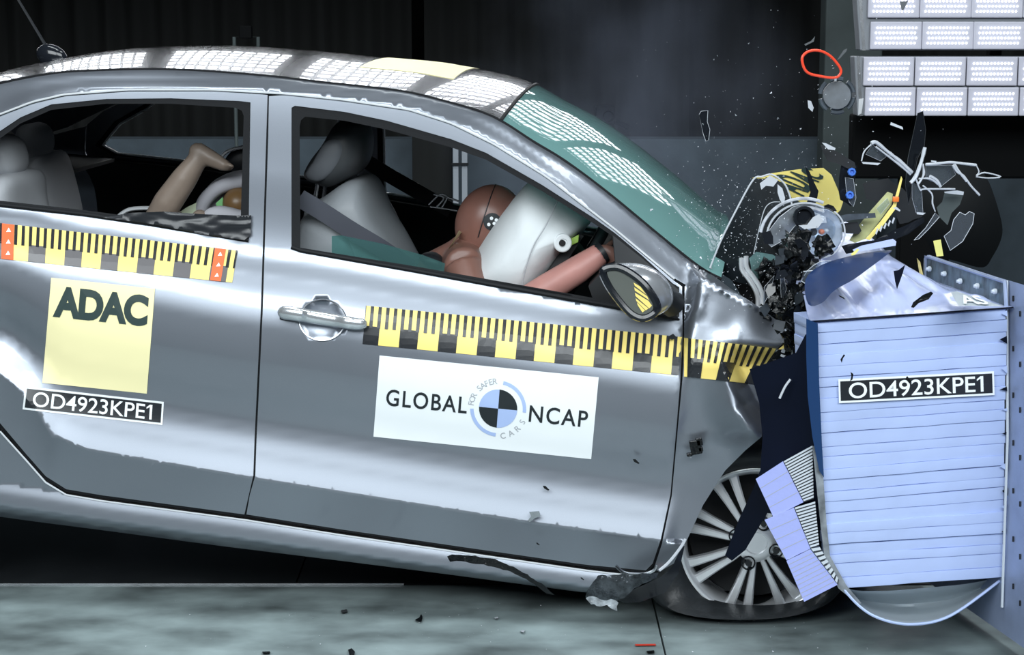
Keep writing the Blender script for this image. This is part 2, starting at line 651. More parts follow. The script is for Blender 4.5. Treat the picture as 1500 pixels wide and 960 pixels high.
def pillow_vf(outline, Y0, Y1, power=4.0, rings=9, k=5, tilt=0.0):
    """rounded solid: outline traced on the car's lengthwise plane, stretched from Y0 to Y1 with swelling sides"""
    ol = curve_pts(outline, k, True)
    Ym = (Y0 + Y1) / 2
    c = car_px(ol[:, 0], ol[:, 1], Y0 + .15 * (Y1 - Y0))
    cen = c.mean(0)
    n = len(c)
    V, Fc = [], []
    ss = np.sin(np.linspace(-PI / 2, PI / 2, rings)) * .985
    for s in ss:
        sc = (1 - abs(s) ** power) ** (1 / power)
        q = cen + (c - cen) * sc
        q[:, 1] = Ym + s * (Y1 - Y0) / 2 / .985 + tilt * (q[:, 2] - cen[2])
        V.append(q)
    V = np.vstack(V)
    for i in range(rings - 1):
        for j in range(n):
            l = (j + 1) % n
            Fc.append([i * n + j, i * n + l, (i + 1) * n + l, (i + 1) * n + j])
    Fc.append(list(range(n))[::-1]); Fc.append([(rings - 1) * n + j for j in range(n)])
    return to_world(V), Fc


def grid_vf(fn, nu, nv):
    """surface fn(s,t) -> world"""
    V = [fn(i / nu, j / nv) for j in range(nv + 1) for i in range(nu + 1)]
    Fc = [[j * (nu + 1) + i, j * (nu + 1) + i + 1, (j + 1) * (nu + 1) + i + 1, (j + 1) * (nu + 1) + i] for j in range(nv) for i in range(nu)]
    return np.array(V), Fc


def thicken(V, Fc, d):
    """give an open surface a thickness along a fixed direction vector"""
    return shell(np.asarray(V), np.asarray(V) + np.asarray(d), Fc)


# ------------------------------------------------------------------ lettering
_glyphs = {}


def text_2d(s, bold=0.0, space=1.0):
    key = (s, bold, space)
    if key not in _glyphs:
        cu = bpy.data.curves.new('lettering', 'FONT')
        cu.body = s
        cu.offset = bold
        cu.space_character = space
        cu.resolution_u = 5
        ob = bpy.data.objects.new('lettering', cu)
        COL.objects.link(ob)
        dg = bpy.context.evaluated_depsgraph_get()
        me = bpy.data.meshes.new_from_object(ob.evaluated_get(dg))
        v = np.array([p.co[:2] for p in me.vertices]); f = [list(p.vertices) for p in me.polygons]
        if s.endswith('1'):                      # give the plain figure 1 its flag
            top = v[:, 1].max(); xr = v[:, 0].max(); xl = v[v[:, 0] > xr - .16][:, 0].min(); n = len(v)
            v = np.vstack([v, [(xl + .01, top), (xl - .15, top - .14), (xl - .15, top - .22), (xl + .01, top - .115)]])
            f.append([n, n + 1, n + 2, n + 3])
        bpy.data.objects.remove(ob); bpy.data.curves.remove(cu); bpy.data.meshes.remove(me)
        _glyphs[key] = (v, f)
    return _glyphs[key]


def quad_map(quad, s, t):
    """bilinear point in a pixel quad TL TR BR BL"""
    q = np.asarray(quad, float)
    s = np.asarray(s)[:, None]; t = np.asarray(t)[:, None]
    return q[0] * (1 - s) * (1 - t) + q[1] * s * (1 - t) + q[2] * s * t + q[3] * (1 - s) * t


def letters(name, text, quad, box, mapper, m, parent, off, bold=0.0, space=1.0, rot=None):
    """write text into box=(s0,t0,s1,t1) of a sticker quad, laid on the surface of mapper"""
    v, f = text_2d(text, bold, space)
    lo, hi = v.min(0), v.max(0)
    s = box[0] + (v[:, 0] - lo[0]) / (hi[0] - lo[0]) * (box[2] - box[0])
    t = box[3] - (v[:, 1] - lo[1]) / (hi[1] - lo[1]) * (box[3] - box[1])
    px = quad_map(quad, s, t)
    V = mapper(px[:, 0], px[:, 1], off)
    return mk(name, V, f, m, parent, smooth=False, recalc=False)


def quad_patch(name, quad, mapper, m, parent, off, thick=.0012, step=14, label=None):
    q = np.asarray(quad, float)
    return panel(name, [tuple(p) for p in q], mapper, m, parent, grid=step, off=off, thick=thick, label=label)


def polys_on(name, polys, mapper, m, parent, off, step=14, kind=None):
    """several flat marks (pixel polygons) printed on a surface, one mesh"""
    parts = []
    for p in polys:
        vs, tris = fill2d(p, (), step)
        parts.append((mapper(vs[:, 0], vs[:, 1], off), tris))
    V, Fc = cat_all(*parts)
    o = mk(name, V, Fc, m, parent, smooth=False, recalc=False)
    if kind:
        o['kind'] = kind
    return o
# ------------------------------------------------------------------ setting
def noise_floor():
    m = mat('stained_steel_floor', (.21, .26, .265), .40, .0, noise_amt=.75, noise_scale=4.5, detail=12, bump=.05, bump_scale=8, stretch=(.8, 1.15, 1))
    nt = m.node_tree
    b = nt.nodes['Principled BSDF']
    n = nt.nodes.new('ShaderNodeTexNoise'); n.inputs['Scale'].default_value = 5; n.inputs['Detail'].default_value = 8
    tc = nt.nodes.new('ShaderNodeTexCoord')
    nt.links.new(tc.outputs['Object'], n.inputs['Vector'])
    r = nt.nodes.new('ShaderNodeMapRange'); r.inputs['To Min'].default_value = .22; r.inputs['To Max'].default_value = .6
    nt.links.new(n.outputs['Fac'], r.inputs['Value']); nt.links.new(r.outputs['Result'], b.inputs['Roughness'])
    return m


M['floor'] = noise_floor()
M['concrete'] = mat('dark_grey_wall', (.050, .068, .085), .8, noise_amt=.25, noise_scale=6, bump=.1, bump_scale=40)
M['curtain'] = mat('black_curtain_cloth', (.0075, .0085, .0085), .95, noise_amt=.3, noise_scale=3, stretch=(4, 1, .3))
M['column'] = mat('grey_green_column', (.062, .078, .080), .8, noise_amt=.2, noise_scale=5)
M['postgrey'] = mat('pale_post_paint', (.30, .33, .37), .6)
M['blackwall'] = mat('black_wall', (.006, .007, .008), .9)


def struct(o):
    o['kind'] = 'structure'
    return o


floor_z = -.012
V, Fc = box_vf((0, 7.5, floor_z - .05), ((9, 0, 0), (0, 8.5, 0), (0, 0, .05)))
floor = struct(mk('floor', V, Fc, 'blackwall', base=(0, 7.5, 0), smooth=False))
# floor plates: joints recessed between them
yj = at_z([0], [858], 0)[0][1]
xj_a, xj_b = at_z([963], [927], 0)[0][0], at_z([1455], [958], 0)[0][0]
M['shade_plate'] = mat('floor_plate_painted_shade', (.016, .018, .020), .28, noise_amt=.5, noise_scale=5, detail=8)  # plates under the car coloured near-black to stand in for its shadow
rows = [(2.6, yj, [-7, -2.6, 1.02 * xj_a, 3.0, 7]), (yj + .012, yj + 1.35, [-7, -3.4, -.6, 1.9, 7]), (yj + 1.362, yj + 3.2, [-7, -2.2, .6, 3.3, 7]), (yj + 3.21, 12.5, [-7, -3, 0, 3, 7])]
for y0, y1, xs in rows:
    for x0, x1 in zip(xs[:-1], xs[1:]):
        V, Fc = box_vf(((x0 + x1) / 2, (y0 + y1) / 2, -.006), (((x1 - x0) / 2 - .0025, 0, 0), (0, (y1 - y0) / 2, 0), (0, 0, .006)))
        mk('floor_plate', V, Fc, 'shade_plate' if yj < y0 < yj + 2 else 'floor', floor, smooth=False)
# bright rail edge let into the floor
V, Fc = box_vf((-2.6, yj + .006, .001), ((2.3, 0, 0), (0, .004, 0), (0, 0, .004)))
mk('rail_strip', V, Fc, 'steel', floor, smooth=False)

# low grey wall and black curtains
wy = 10.2
wz = at_y([600], [204], wy)[0][2]
V, Fc = box_vf((0, wy + .1, wz / 2), ((9, 0, 0), (0, .1, 0), (0, 0, wz / 2)))
struct(mk('wall_back', V, Fc, 'concrete', base=(0, wy + .1, 0), smooth=False))
V, Fc = box_vf((0, 12.6, 3), ((9, 0, 0), (0, .1, 0), (0, 0, 3)))
struct(mk('wall_rear', V, Fc, 'blackwall', base=(0, 12.6, 0), smooth=False))
for sx, nm in ((-9, 'wall_left'), (9, 'wall_right')):
    V, Fc = box_vf((sx, 6, 3), ((.1, 0, 0), (0, 7, 0), (0, 0, 3)))
    struct(mk(nm, V, Fc, 'blackwall', base=(sx, 6, 0), smooth=False))


def curtain(x0, x1, y, label, amp=.05, pitch=.17, sd=0):
    rnd = random.Random(sd)
    n = int((x1 - x0) / .02)
    xs = np.linspace(x0, x1, n + 1)
    ph = np.cumsum([.02 / pitch * 2 * PI * (.6 + .8 * rnd.random()) for _ in xs])
    V, Fc = [], []
    for j, z in enumerate((.02, 2.2, 4.6)):
        for i, x in enumerate(xs):
            V.append((x, y + amp * math.sin(ph[i]) * (1 - .2 * j), z))
    for j in range(2):
        for i in range(n):
            Fc.append([j * (n + 1) + i, j * (n + 1) + i + 1, (j + 1) * (n + 1) + i + 1, (j + 1) * (n + 1) + i])
    V, Fc = thicken(V, Fc, (0, .01, 0))
    return tag(mk('curtain', V, Fc, 'curtain', sharp=80), label, 'curtain')


cx = lambda u: at_y([u], [100], 11.2)[0][0]
curtain(-6.5, cx(604), 11.2, 'wide black curtain with soft folds behind the car roof', sd=1)
curtain(cx(622), cx(1010), 11.15, 'black curtain behind the smoke, right of the dark gap', amp=.035, sd=2)
curtain(cx(1012), cx(1204), 11.3, 'plain black curtain between the smoke and the grey column', amp=.02, sd=3)
curtain(cx(1290), 5.5, 11.4, 'black curtain behind the lamp banks', amp=.03, sd=4)
# black screen and pale post seen through the front side window
xa, xb, zt_ = at_y([604], [200], 9.9)[0][0], at_y([662], [200], 9.9)[0][0], at_y([604], [150], 9.9)[0][2]
V, Fc = box_vf(((xa + xb) / 2, 9.9, zt_ / 2), (((xb - xa) / 2, 0, 0), (0, .03, 0), (0, 0, zt_ / 2)), .004)
tag(mk('screen', V, Fc, 'curtain', smooth=False), 'black upright screen before the grey wall, seen through the front window', 'screen')
pc = at_y([674], [200], 9.8)[0]
root_ = thing('pale_post', 'pale upright post with a dark crossbar seen behind the dummy head', 'post', (pc[0], 9.8, 0))
for dx in (-.022, .022):
    V, Fc = box_vf((pc[0] + dx, 9.8, .52), ((.014, 0, 0), (0, .02, 0), (0, 0, .52)), .003)
    mk('upright', V, Fc, 'postgrey', root_, smooth=False)
V, Fc = box_vf((pc[0], 9.77, at_y([674], [240], 9.8)[0][2]), ((.042, 0, 0), (0, .01, 0), (0, 0, .006)), .002)
mk('crossbar', V, Fc, 'blackwall', root_, smooth=False)
# grey column beside the lamp banks
xa, xb = at_y([1206], [100], 10.0)[0][0], at_y([1290], [100], 10.0)[0][0]
V, Fc = box_vf(((xa + xb) / 2, 10.05, 2.5), (((xb - xa) / 2, 0, 0), (0, .09, 0), (0, 0, 2.5)), .01)
tag(mk('column', V, Fc, 'column', smooth=False), 'grey upright column left of the lamp banks', 'column')

# ------------------------------------------------------------------ lamp banks
M['ledbody'] = mat('lamp_housing_grey', (.20, .215, .24), .5)
M['ledseat'] = mat('lamp_reflector_white', (.50, .50, .58), .45)
M['led'] = mat('led_light', (.93, .95, 1.0), .5, emit=1.7)
M['lampblack'] = mat('lamp_bracket_black', (.003, .0035, .004), .7, spec=.1)


def led_mesh(wid, hei):
    V, Fc = [], []
    nx, nz = 12, 4
    for j in range(nz):
        for i in range(nx):
            cx_, cz_ = (-.5 + (i + .5 + .35 * (j % 2)) / (nx + .5)) * wid * .84, (-.5 + (j + .5) / nz) * hei * .72
            n = len(V)
            rx, rz = wid / nx * .25, hei / nz * .19
            for k in range(6):
                V.append((cx_ + rx * math.cos(k * PI / 3), -.004, cz_ + rz * math.sin(k * PI / 3)))
            V.append((cx_, -.009, cz_))
            Fc += [[n + k, n + (k + 1) % 6, n + 6] for k in range(6)]
    return np.array(V), Fc


def lamp_bank(u0, v_rows, cols, skew, y, label, hang=.1):
    """bank of LED modules hung above the barrier; rows of modules in a frame"""
    p_tl = P(u0, v_rows[0][0], y); p_br = P(cols[-1], v_rows[-1][1], y)
    root = thing('lamp_bank', label, 'lamp', ((p_tl[0] + p_br[0]) / 2, y, p_br[2]))
    xl, xr, zt, zb = p_tl[0], p_br[0], p_tl[2], p_br[2]
    V, Fc = box_vf(((xl + xr) / 2, y + .06, (zt + zb) / 2), (((xr - xl) / 2, 0, 0), (0, .05, 0), (0, 0, (zt - zb) / 2)), .004)
    V = V + np.array([1, 0, 0]) * ((zt - V[:, 2:3]) * skew)
    mk('housing', V, Fc, 'ledbody', root, smooth=False)
    proto = None
    for va, vb in v_rows:
        za, zb_ = P(u0, va, y)[2], P(u0, vb, y)[2]
        zc = (za + zb_) / 2
        for c0, c1 in zip(cols[:-1], cols[1:]):
            xa_, xb_ = P(c0, 480, y)[0], P(c1, 480, y)[0]
            xc = (xa_ + xb_) / 2 + (zt - zc) * skew
            wd, ht = xb_ - xa_, za - zb_
            if proto is None:
                V, Fc = box_vf((0, 0, 0), ((wd * .490, 0, 0), (0, .008, 0), (0, 0, ht * .49)), .004)
                pm = mk('led_module', V + wloc(root), Fc, 'ledseat', root, smooth=False)
                V, Fc = led_mesh(wd, ht)
                pl = mk('leds', V + wloc(root) + np.array([0, -.008, 0]), Fc, 'led', pm, smooth=False)
                pl['kind'] = 'stuff'
                proto = (pm, pl)
                mod, led = pm, pl
            else:
                mod = proto[0].copy(); COL.objects.link(mod)
                led = proto[1].copy(); COL.objects.link(led); led.parent = mod
            mod.parent = root
            mod.location = (xc - root.location[0], -.003, zc - root.location[2])
    # end bracket
    V, Fc = tube_vf([(xl + .015, y + .02, zt), (xl + .015 + (zt - zb) * skew, y + .02, zb)], .012, seg=6)
    mk('end_bracket', V, Fc, 'steel', root)
    V, Fc = tube_vf([((xl + xr) / 2, y + hang, zt - .02), ((xl + xr) / 2, y + hang, 4.6)], .03, seg=8)
    mk('hanger', V, Fc, 'lampblack', root)
    return root


LY = 7.6
lamp_bank(1251, [(-62, -20), (-17, 28), (30, 74)], [1250, 1325, 1398, 1472, 1546, 1620, 1700], .10, LY, 'upper bank of white LED lamps, cut by the top of the picture')
lamp_bank(1252, [(83, 126), (127.5, 170)], [1251, 1325, 1399, 1473, 1547, 1621, 1700], .08, LY - .05, 'lower bank of white LED lamps above the crash barrier', .24)
# black beam under the banks
pa, pb = P(1250, 168, LY + .25), P(1700, 262, LY + .25)
V, Fc = box_vf(((pa[0] + pb[0]) / 2, LY + .3, (pa[2] + pb[2]) / 2), (((pb[0] - pa[0]) / 2, 0, 0), (0, .05, 0), (0, 0, (pa[2] - pb[2]) / 2 * 1.0)), .01)
root = thing('lamp_stand', 'black stand under the LED lamp banks', 'stand', (pa[0] + .3, LY + .3, 0))
mk('crossbeam', V, Fc, 'lampblack', root, smooth=False)
xs = P(1320, 200, LY + .3)[0]
V, Fc = box_vf((xs + .1, LY + .3, pb[2] / 2), ((.10, 0, 0), (0, .05, 0), (0, 0, pb[2] / 2)), .01)
mk('leg', V, Fc, 'lampblack', root, smooth=False)

# overhead banks: their light rows show mirrored in the roof and the windscreen
def led_rows():
    m = bpy.data.materials.new('overhead_led_rows')
    m.use_nodes = True
    nt = m.node_tree; nt.nodes.clear()
    out = nt.nodes.new('ShaderNodeOutputMaterial'); em = nt.nodes.new('ShaderNodeEmission')
    em.inputs[0].default_value = (.93, .96, 1, 1)
    tc = nt.nodes.new('ShaderNodeTexCoord'); sp = nt.nodes.new('ShaderNodeSeparateXYZ')
    nt.links.new(tc.outputs['Object'], sp.inputs[0])

    def rowf(sock, pitch, duty):
        a = nt.nodes.new('ShaderNodeMath'); a.operation = 'DIVIDE'; a.inputs[1].default_value = pitch
        nt.links.new(sock, a.inputs[0])
        f = nt.nodes.new('ShaderNodeMath'); f.operation = 'FRACT'; nt.links.new(a.outputs[0], f.inputs[0])
        g = nt.nodes.new('ShaderNodeMath'); g.operation = 'LESS_THAN'; g.inputs[1].default_value = duty
        nt.links.new(f.outputs[0], g.inputs[0])
        return g.outputs[0]
    a, b = rowf(sp.outputs[0], .06, .72), rowf(sp.outputs[1], .15, .55)
    mu = nt.nodes.new('ShaderNodeMath'); mu.operation = 'MULTIPLY'
    nt.links.new(a, mu.inputs[0]); nt.links.new(b, mu.inputs[1])
    k = nt.nodes.new('ShaderNodeMath'); k.operation = 'MULTIPLY_ADD'; k.inputs[1].default_value = OVERHEAD_POWER; k.inputs[2].default_value = .12
    nt.links.new(mu.outputs[0], k.inputs[0]); nt.links.new(k.outputs[0], em.inputs[1])
    nt.links.new(em.outputs[0], out.inputs[0])
    return m


OVERHEAD_POWER = 7.0
M['ledrows'] = led_rows()


def overhead(x, y, z, sx, sy, tilt, where):
    root = thing('overhead_lamp_bank', 'overhead LED lamp bank, %s' % where, 'lamp', (x, y, z), 'overhead lamp banks')
    root.rotation_euler = (tilt, 0, 0)
    def child(name, vf, m):
        o = mk(name, vf[0], vf[1], m, None, base=(0, 0, 0), smooth=False)
        o.parent = root
        return o
    child('housing', box_vf((0, 0, .06), ((sx / 2 + .03, 0, 0), (0, sy / 2 + .03, 0), (0, 0, .055))), 'lampblack')
    child('light_panel', ([(-sx / 2, -sy / 2, 0), (sx / 2, -sy / 2, 0), (sx / 2, sy / 2, 0), (-sx / 2, sy / 2, 0)], [[0, 3, 2, 1]]), 'ledrows').data.flip_normals()
    return root
# ------------------------------------------------------------------ the car
base = carY(500, 850, .83); base[2] = 0
car = thing('car', 'grey metallic saloon car with its nose crushed against the barrier', 'car', base)

FD = [(394, 141), (420, 139), (505, 148), (599, 162), (661, 182), (724, 213), (800, 260), (900, 337), (988, 412), (999, 420), (1000, 495), (997, 552), (991, 625), (982, 725), (968, 790),
      (956, 826), (946, 836), (860, 828), (700, 805), (500, 776), (361, 754), (366, 725), (374, 697), (376, 640), (385, 454), (388, 360), (393, 200)]
FH = [(427, 361), (427, 158), (432, 155), (505, 164), (567, 177), (661, 204), (712, 224), (794, 271), (869, 319), (900, 341), (940, 374), (985, 415), (995, 421), (995, 465), (905, 449), (787, 428), (600, 394), (441, 366)]
FO = [(440, 363), (439, 185), (441, 176), (447, 171), (505, 177), (567, 190), (661, 216), (712, 234), (794, 280), (869, 327), (897, 346), (902, 400), (905, 443), (787, 422), (600, 389)]
SAIL = [(898, 345), (940, 378), (985, 417), (994, 425), (994, 464), (906, 447), (903, 400)]
RD = [(392, 139), (312, 133), (188, 134), (94, 141), (47, 152), (0, 170), (-20, 178), (-80, 208), (-110, 232), (-120, 285), (-110, 400), (-90, 500), (-50, 560), (0, 620), (37, 664), (67, 698), (97, 717),
      (150, 726), (358, 754), (371, 697), (373, 640), (382, 454), (385, 360), (390, 200)]
RH = [(0, 192), (30, 172), (75, 153), (156, 145), (250, 144), (350, 148), (367, 150), (364, 350), (220, 327), (124, 313), (0, 299), (-70, 291), (-100, 272), (-60, 226)]
RO = [(0, 203), (30, 181), (75, 161), (156, 152), (250, 152), (345, 158), (354, 162), (357, 170), (352, 343), (220, 321), (124, 308), (0, 294), (-60, 287), (-85, 271), (-50, 231)]
SILL = [(-3, 630), (37, 671), (67, 705), (97, 724), (150, 733), (360, 761), (500, 783), (700, 812), (860, 835), (947, 845), (962, 846), (905, 868), (853, 868), (650, 841), (500, 822), (330, 801), (142, 776), (56, 765), (-3, 757)]
QUARTER = [(-450, 283), (-300, 277), (-230, 266), (-150, 245), (-115, 236), (-124, 285), (-114, 400), (-94, 500), (-54, 562), (-5, 622), (-5, 754), (-60, 747), (-64, 700), (-90, 640), (-140, 590), (-200, 575), (-270, 590), (-330, 640),
           (-350, 690), (-450, 700)]


def line_at(g, us, dv=0):
    a = np.array(g, float)
    return [(u, np.interp(u, a[:, 0], a[:, 1]) + dv) for u in us]


us = np.arange(-440, 1000, 7.0)
EXTRA = line_at(G_C, us, 0) + line_at(G_C, us + 3, -5) + line_at(G_C, us + 3, 5)
RAIL = [tuple(p) for p in densify([q for q in G_R if -230 <= q[0] <= 1024], 12, False)] + [(1016, 424), (990, 409)] + [tuple(p) for p in densify([q for q in G_S if -230 <= q[0] <= 900], 12, False)[::-1]]
FENDER = [(1003, 420), (1012, 408), (1026, 394), (1045, 404), (1072, 424), (1100, 442), (1128, 462), (1160, 486), (1150, 500), (1138, 512), (1122, 540), (1112, 580), (1117, 615), (1116, 640), (1092, 660), (1062, 690), (1030, 740), (1006, 792),
          (990, 824), (966, 838), (958, 833), (970, 796), (984, 727), (993, 627), (1000, 553), (1002, 496)]
for mir in (False, True):
    lab = lambda s: None if mir else s
    d1 = panel('front_door', FD, surf, 'paint', car, (FH,), 10, EXTRA, .012, mir=mir)
    d2 = panel('rear_door', RD, surf, 'paint', car, (RH,), 10, EXTRA, .012, mir=mir)
    panel('window_seal', FH, surf, 'rubber', d1, (FO,), 12, (), .012, -.003, mir=mir)
    panel('window_seal', RH, surf, 'rubber', d2, (RO,), 12, (), .012, -.003, mir=mir)
    panel('sail_panel', SAIL, surf, 'blackgloss' if False else 'black', d1, (), 10, (), .010, -.002, mir=mir)
    panel('sill', SILL, surf, 'paint', car, (), 6, line_at(G_D, us, 7) + line_at(G_D, us, 11) + line_at(G_D, us, 15), .02, mir=mir)
    panel('roof_rail', RAIL, surf, 'paint', car, (), 8, (), .015, mir=mir)
    panel('rear_quarter', QUARTER, surf, 'paint', car, (), 18, (), .012, mir=mir)
    # inner door trims: black boards behind the skins
    for nm, po in (('door_trim', FD), ('door_trim', RD)):
        low = [(u, max(v, np.interp(u, [q[0] for q in G_B], [q[1] for q in G_B]) + 5)) for u, v in densify(po, 20)]
        panel(nm, [tuple(p) for p in low], surf, 'dark', d1 if po is FD else d2, (), 40, (), .03, -.03, mir=mir)
    # inner pillar trims behind the window frames
    for q_, d_ in (([(427, 362), (441, 367), (600, 395), (787, 429), (905, 450), (995, 467)], d1), ([(-60, 293), (0, 300), (124, 314), (220, 328), (364, 352)], d2)):
        p_ = densify(q_, 10, False)
        w_ = surf(p_[:, 0], p_[:, 1], .003)
        V, Fc = tube_vf(mirror(w_) if mir else w_, .0062, seg=8)
        mk('belt_moulding', V, Fc, 'rubber', d_)
    # bright line along the door tops
    pts = surf(*np.array(line_at(G_S, np.arange(-20, 992, 6.0), .5)).T, .0055)
    if mir:
        pts = mirror(pts)
    pts[1:-1] = (pts[:-2] + pts[1:-1] * 2 + pts[2:]) / 4
    V, Fc = tube_vf(pts, .0028, seg=6)
    mk('drip_moulding', V, Fc, 'edge', car)
    if mir:
        for po, d_ in ((FO, d1), (RO, d2)):
            q = densify(po, 10)
            V, Fc = tube_vf(mirror(surf(q[:, 0], q[:, 1], -.016)), .0042, True, 6)
            mk('painted_lit_edge', V, Fc, 'edge', d_)  # pale tubes painted as light caught on the far window edges
    # sill highlight under the doors, drawn as a pale tube
    if not mir:
        q = densify([(0, 632), (37, 673), (67, 707), (97, 725), (150, 734), (360, 762), (500, 784), (700, 813), (860, 836), (945, 846)], 8, False)
        V, Fc = tube_vf(surf(q[:, 0], q[:, 1] + .3, .002), .0024, seg=6)
        mk('sill_highlight', V, Fc, 'edge', car)
        # shut lines: dark rubber strips inside the gaps
        for po in (FD, RD):
            w_ = surf(*densify(po, 10).T, -.010)
            V, Fc = tube_vf(w_, .006, True, 5)
            mk('door_seal', V, Fc, 'rubber', car)
front_wing = panel('front_wing', FENDER, surf, 'paint', car, (), 6, (), .004)

# roof and windscreen: swept from the near rail to the far rail
NE_px = curve_pts([q for q in G_R if -300 <= q[0] <= 1057], 5)
NE = to_car(surf(NE_px[:, 0], NE_px[:, 1]))
_tan = np.gradient(NE[:, [0, 2]], axis=0)
_tan /= np.linalg.norm(_tan, axis=1)[:, None]
NE_n = np.column_stack([-_tan[:, 1], _tan[:, 0]])
CROWN_U = [-300, -60, 60, 250, 450, 614, 733, 850, 960, 1057]
CROWN_C = [.06, .05, .047, .045, .045, .052, .070, .085, .09, .08]


def shell_pt(i, q, off=0.0):
    """i: station along the rail (may be fractional), q 0..1 across the car"""
    k = np.arange(len(NE))
    x, y, z = (np.interp(i, k, NE[:, j]) for j in range(3))
    nx, nz = np.interp(i, k, NE_n[:, 0]), np.interp(i, k, NE_n[:, 1])
    c = np.interp(np.interp(i, k, NE_px[:, 0]), CROWN_U, CROWN_C)
    yy = y + (CW - 2 * y) * q
    s = abs(2 * q - 1)
    h = c * (1 - s ** 2.3) + off
    return to_world(np.array([x + nx * h, yy, z + nz * h]))


def station(u):
    return float(np.interp(u, NE_px[:, 0], np.arange(len(NE_px))))


def swept(name, u0, u1, m, nu, nv=26, q0=0.0, q1=1.0, off=0.0, thick=.006, parent=None, label=None):
    i0, i1 = station(u0), station(u1)
    V, Fc = grid_vf(lambda s, t: shell_pt(i0 + (i1 - i0) * s, q0 + (q1 - q0) * t, off), nu, nv)
    V2, _ = grid_vf(lambda s, t: shell_pt(i0 + (i1 - i0) * s, q0 + (q1 - q0) * t, off - thick), nu, nv)
    V, Fc = shell(V, V2, Fc)
    return mk(name, V, Fc, m, parent if parent is not None else car, label=label)


roof = swept('roof', -60, 731, 'roof', 90)
swept('headlining', -60, 731, 'head', 40, off=-.03, thick=.01, q0=.01, q1=.99)
windscreen = swept('windscreen', 735, 1056, 'windscreen', 60)
swept('rear_window', -226, -62, 'blackgloss', 16)
swept('boot_lid', -300, -228, 'paint', 8)
V, Fc = tube_vf([shell_pt(station(733), q, .001) for q in np.linspace(0, 1, 25)], .005, seg=6)
mk('windscreen_seal', V, Fc, 'rubber', car)
ditch = surf(NE_px[:, 0], NE_px[:, 1], .001)
V, Fc = tube_vf(ditch, .004, seg=6)
mk('roof_seam', V, Fc, 'rubber', car)
swept('roof_sticker', 500, 640, 'yellow_pale', 14, 8, .22, .75, .0015, .001, label='pale yellow sticker on the roof')
# antenna
a0 = shell_pt(station(70), .5)
V, Fc = ell_vf(carY(76, 82, .83), (CM[:, 0] * .048 - CM[:, 2] * .006, CM[:, 1] * .020, CM[:, 2] * .034), 16, 8)
an = mk('antenna', V, Fc, 'blackgloss', car)
V, Fc = tube_vf([carY(70, 72, .83), carY(28, 2, .83), carY(10, -30, .83)], [.005, .004, .003], seg=6)
mk('mast', V, Fc, 'black', an)

# underbody, firewall, dash, tail
def car_box(name, u0, v0, u1, v1, Y0, Y1, m, parent=None, bev=.01, Yref=None, label=None):
    a = car_px([u0], [v0], Y0 if Yref is None else Yref)[0]; b = car_px([u1], [v1], Y0 if Yref is None else Yref)[0]
    V, Fc = box_vf((0, 0, 0), (((b[0] - a[0]) / 2, 0, 0), (0, (Y1 - Y0) / 2, 0), (0, 0, abs(b[2] - a[2]) / 2)), bev)
    V = V + np.array([(a[0] + b[0]) / 2, (Y0 + Y1) / 2, (a[2] + b[2]) / 2])
    return mk(name, to_world(V), Fc, m, parent if parent is not None else car, smooth=False, label=label)


UNDER = [(-440, 690), (-64, 690), (0, 715), (56, 735), (330, 770), (500, 790), (650, 812), (853, 838), (960, 842), (960, 852), (853, 860), (650, 834), (500, 815), (330, 794), (56, 758), (-60, 742), (-440, 712)]
V, Fc = fill2d(UNDER, (), 30)
o_ = to_world(car_px(V[:, 0], V[:, 1], .10)); i_ = mirror(to_world(car_px(V[:, 0], V[:, 1], .10)))
V, Fc = shell(o_, i_, Fc)
mk('underbody', V, Fc, 'dark', car, smooth=False)
DASH = [(862, 420), (885, 395), (930, 378), (985, 405), (1010, 440), (1005, 620), (985, 700), (950, 700), (930, 560), (880, 470)]
V, Fc = fill2d(DASH, (), 25)
o_ = to_world(car_px(V[:, 0], V[:, 1], .09)); V, Fc = shell(o_, mirror(o_), Fc)
mk('dashboard', V, Fc, 'dark', car, smooth=False)
TAIL = [(-452, 285), (-470, 330), (-482, 470), (-486, 600), (-470, 700), (-440, 705), (-440, 285)]
V, Fc = fill2d(TAIL, (), 30)
o_ = to_world(car_px(V[:, 0], V[:, 1], .30)); V, Fc = shell(o_, mirror(o_), Fc)
mk('rear_bumper', V, Fc, 'paint', car, sharp=60)
swept('boot_deck', -300, -228, 'paint', 6, off=-.004)
# rear shelf and floor behind the seats
car_box('parcel_shelf', -220, 285, -60, 296, .12, 1.54, 'dark', Yref=.1)

# door handle with its chrome grip
h0 = [(412, 458), (425, 459), (450, 463), (480, 468), (510, 473), (526, 475), (533, 474)]
hp = curve_pts(h0, 5)
ho = .022 + .020 * np.sin(np.linspace(0, PI, len(hp))) ** .7
V, Fc = tube_vf(np.array([S1(u, v, o) for (u, v), o in zip(hp, ho)]), np.interp(np.linspace(0, 1, len(hp)), [0, .06, .5, .94, 1], [.012, .018, .017, .014, .008]), seg=12, flat=(CM[:, 1], .6))
hd = mk('door_handle', V, Fc, mat('handle_chrome', (.72, .75, .78), .2, .75), car)
V, Fc = lathe_vf(S1(424, 459, .036), -CM[:, 1], CM[:, 2], [(0, .0085), (.003, .0085), (.004, .006), (.004, .002)], 16)
mk('key_lock', V, Fc, 'steel', hd)
cup = [S1(472 + 34 * math.cos(t), 469 + 30 * math.sin(t), .0025) for t in np.linspace(0, 2 * PI, 40, endpoint=False)]
V, Fc = tube_vf(cup, .0022, True, 5)
mk('handle_bezel', V, Fc, 'steel', hd)
V, Fc = tube_vf([S1(u, v, .006) for u, v in densify([(411, 452), (428, 450), (431, 469), (411, 467)], 6)], .003, True, 5)
mk('lock_surround', V, Fc, 'black', hd)

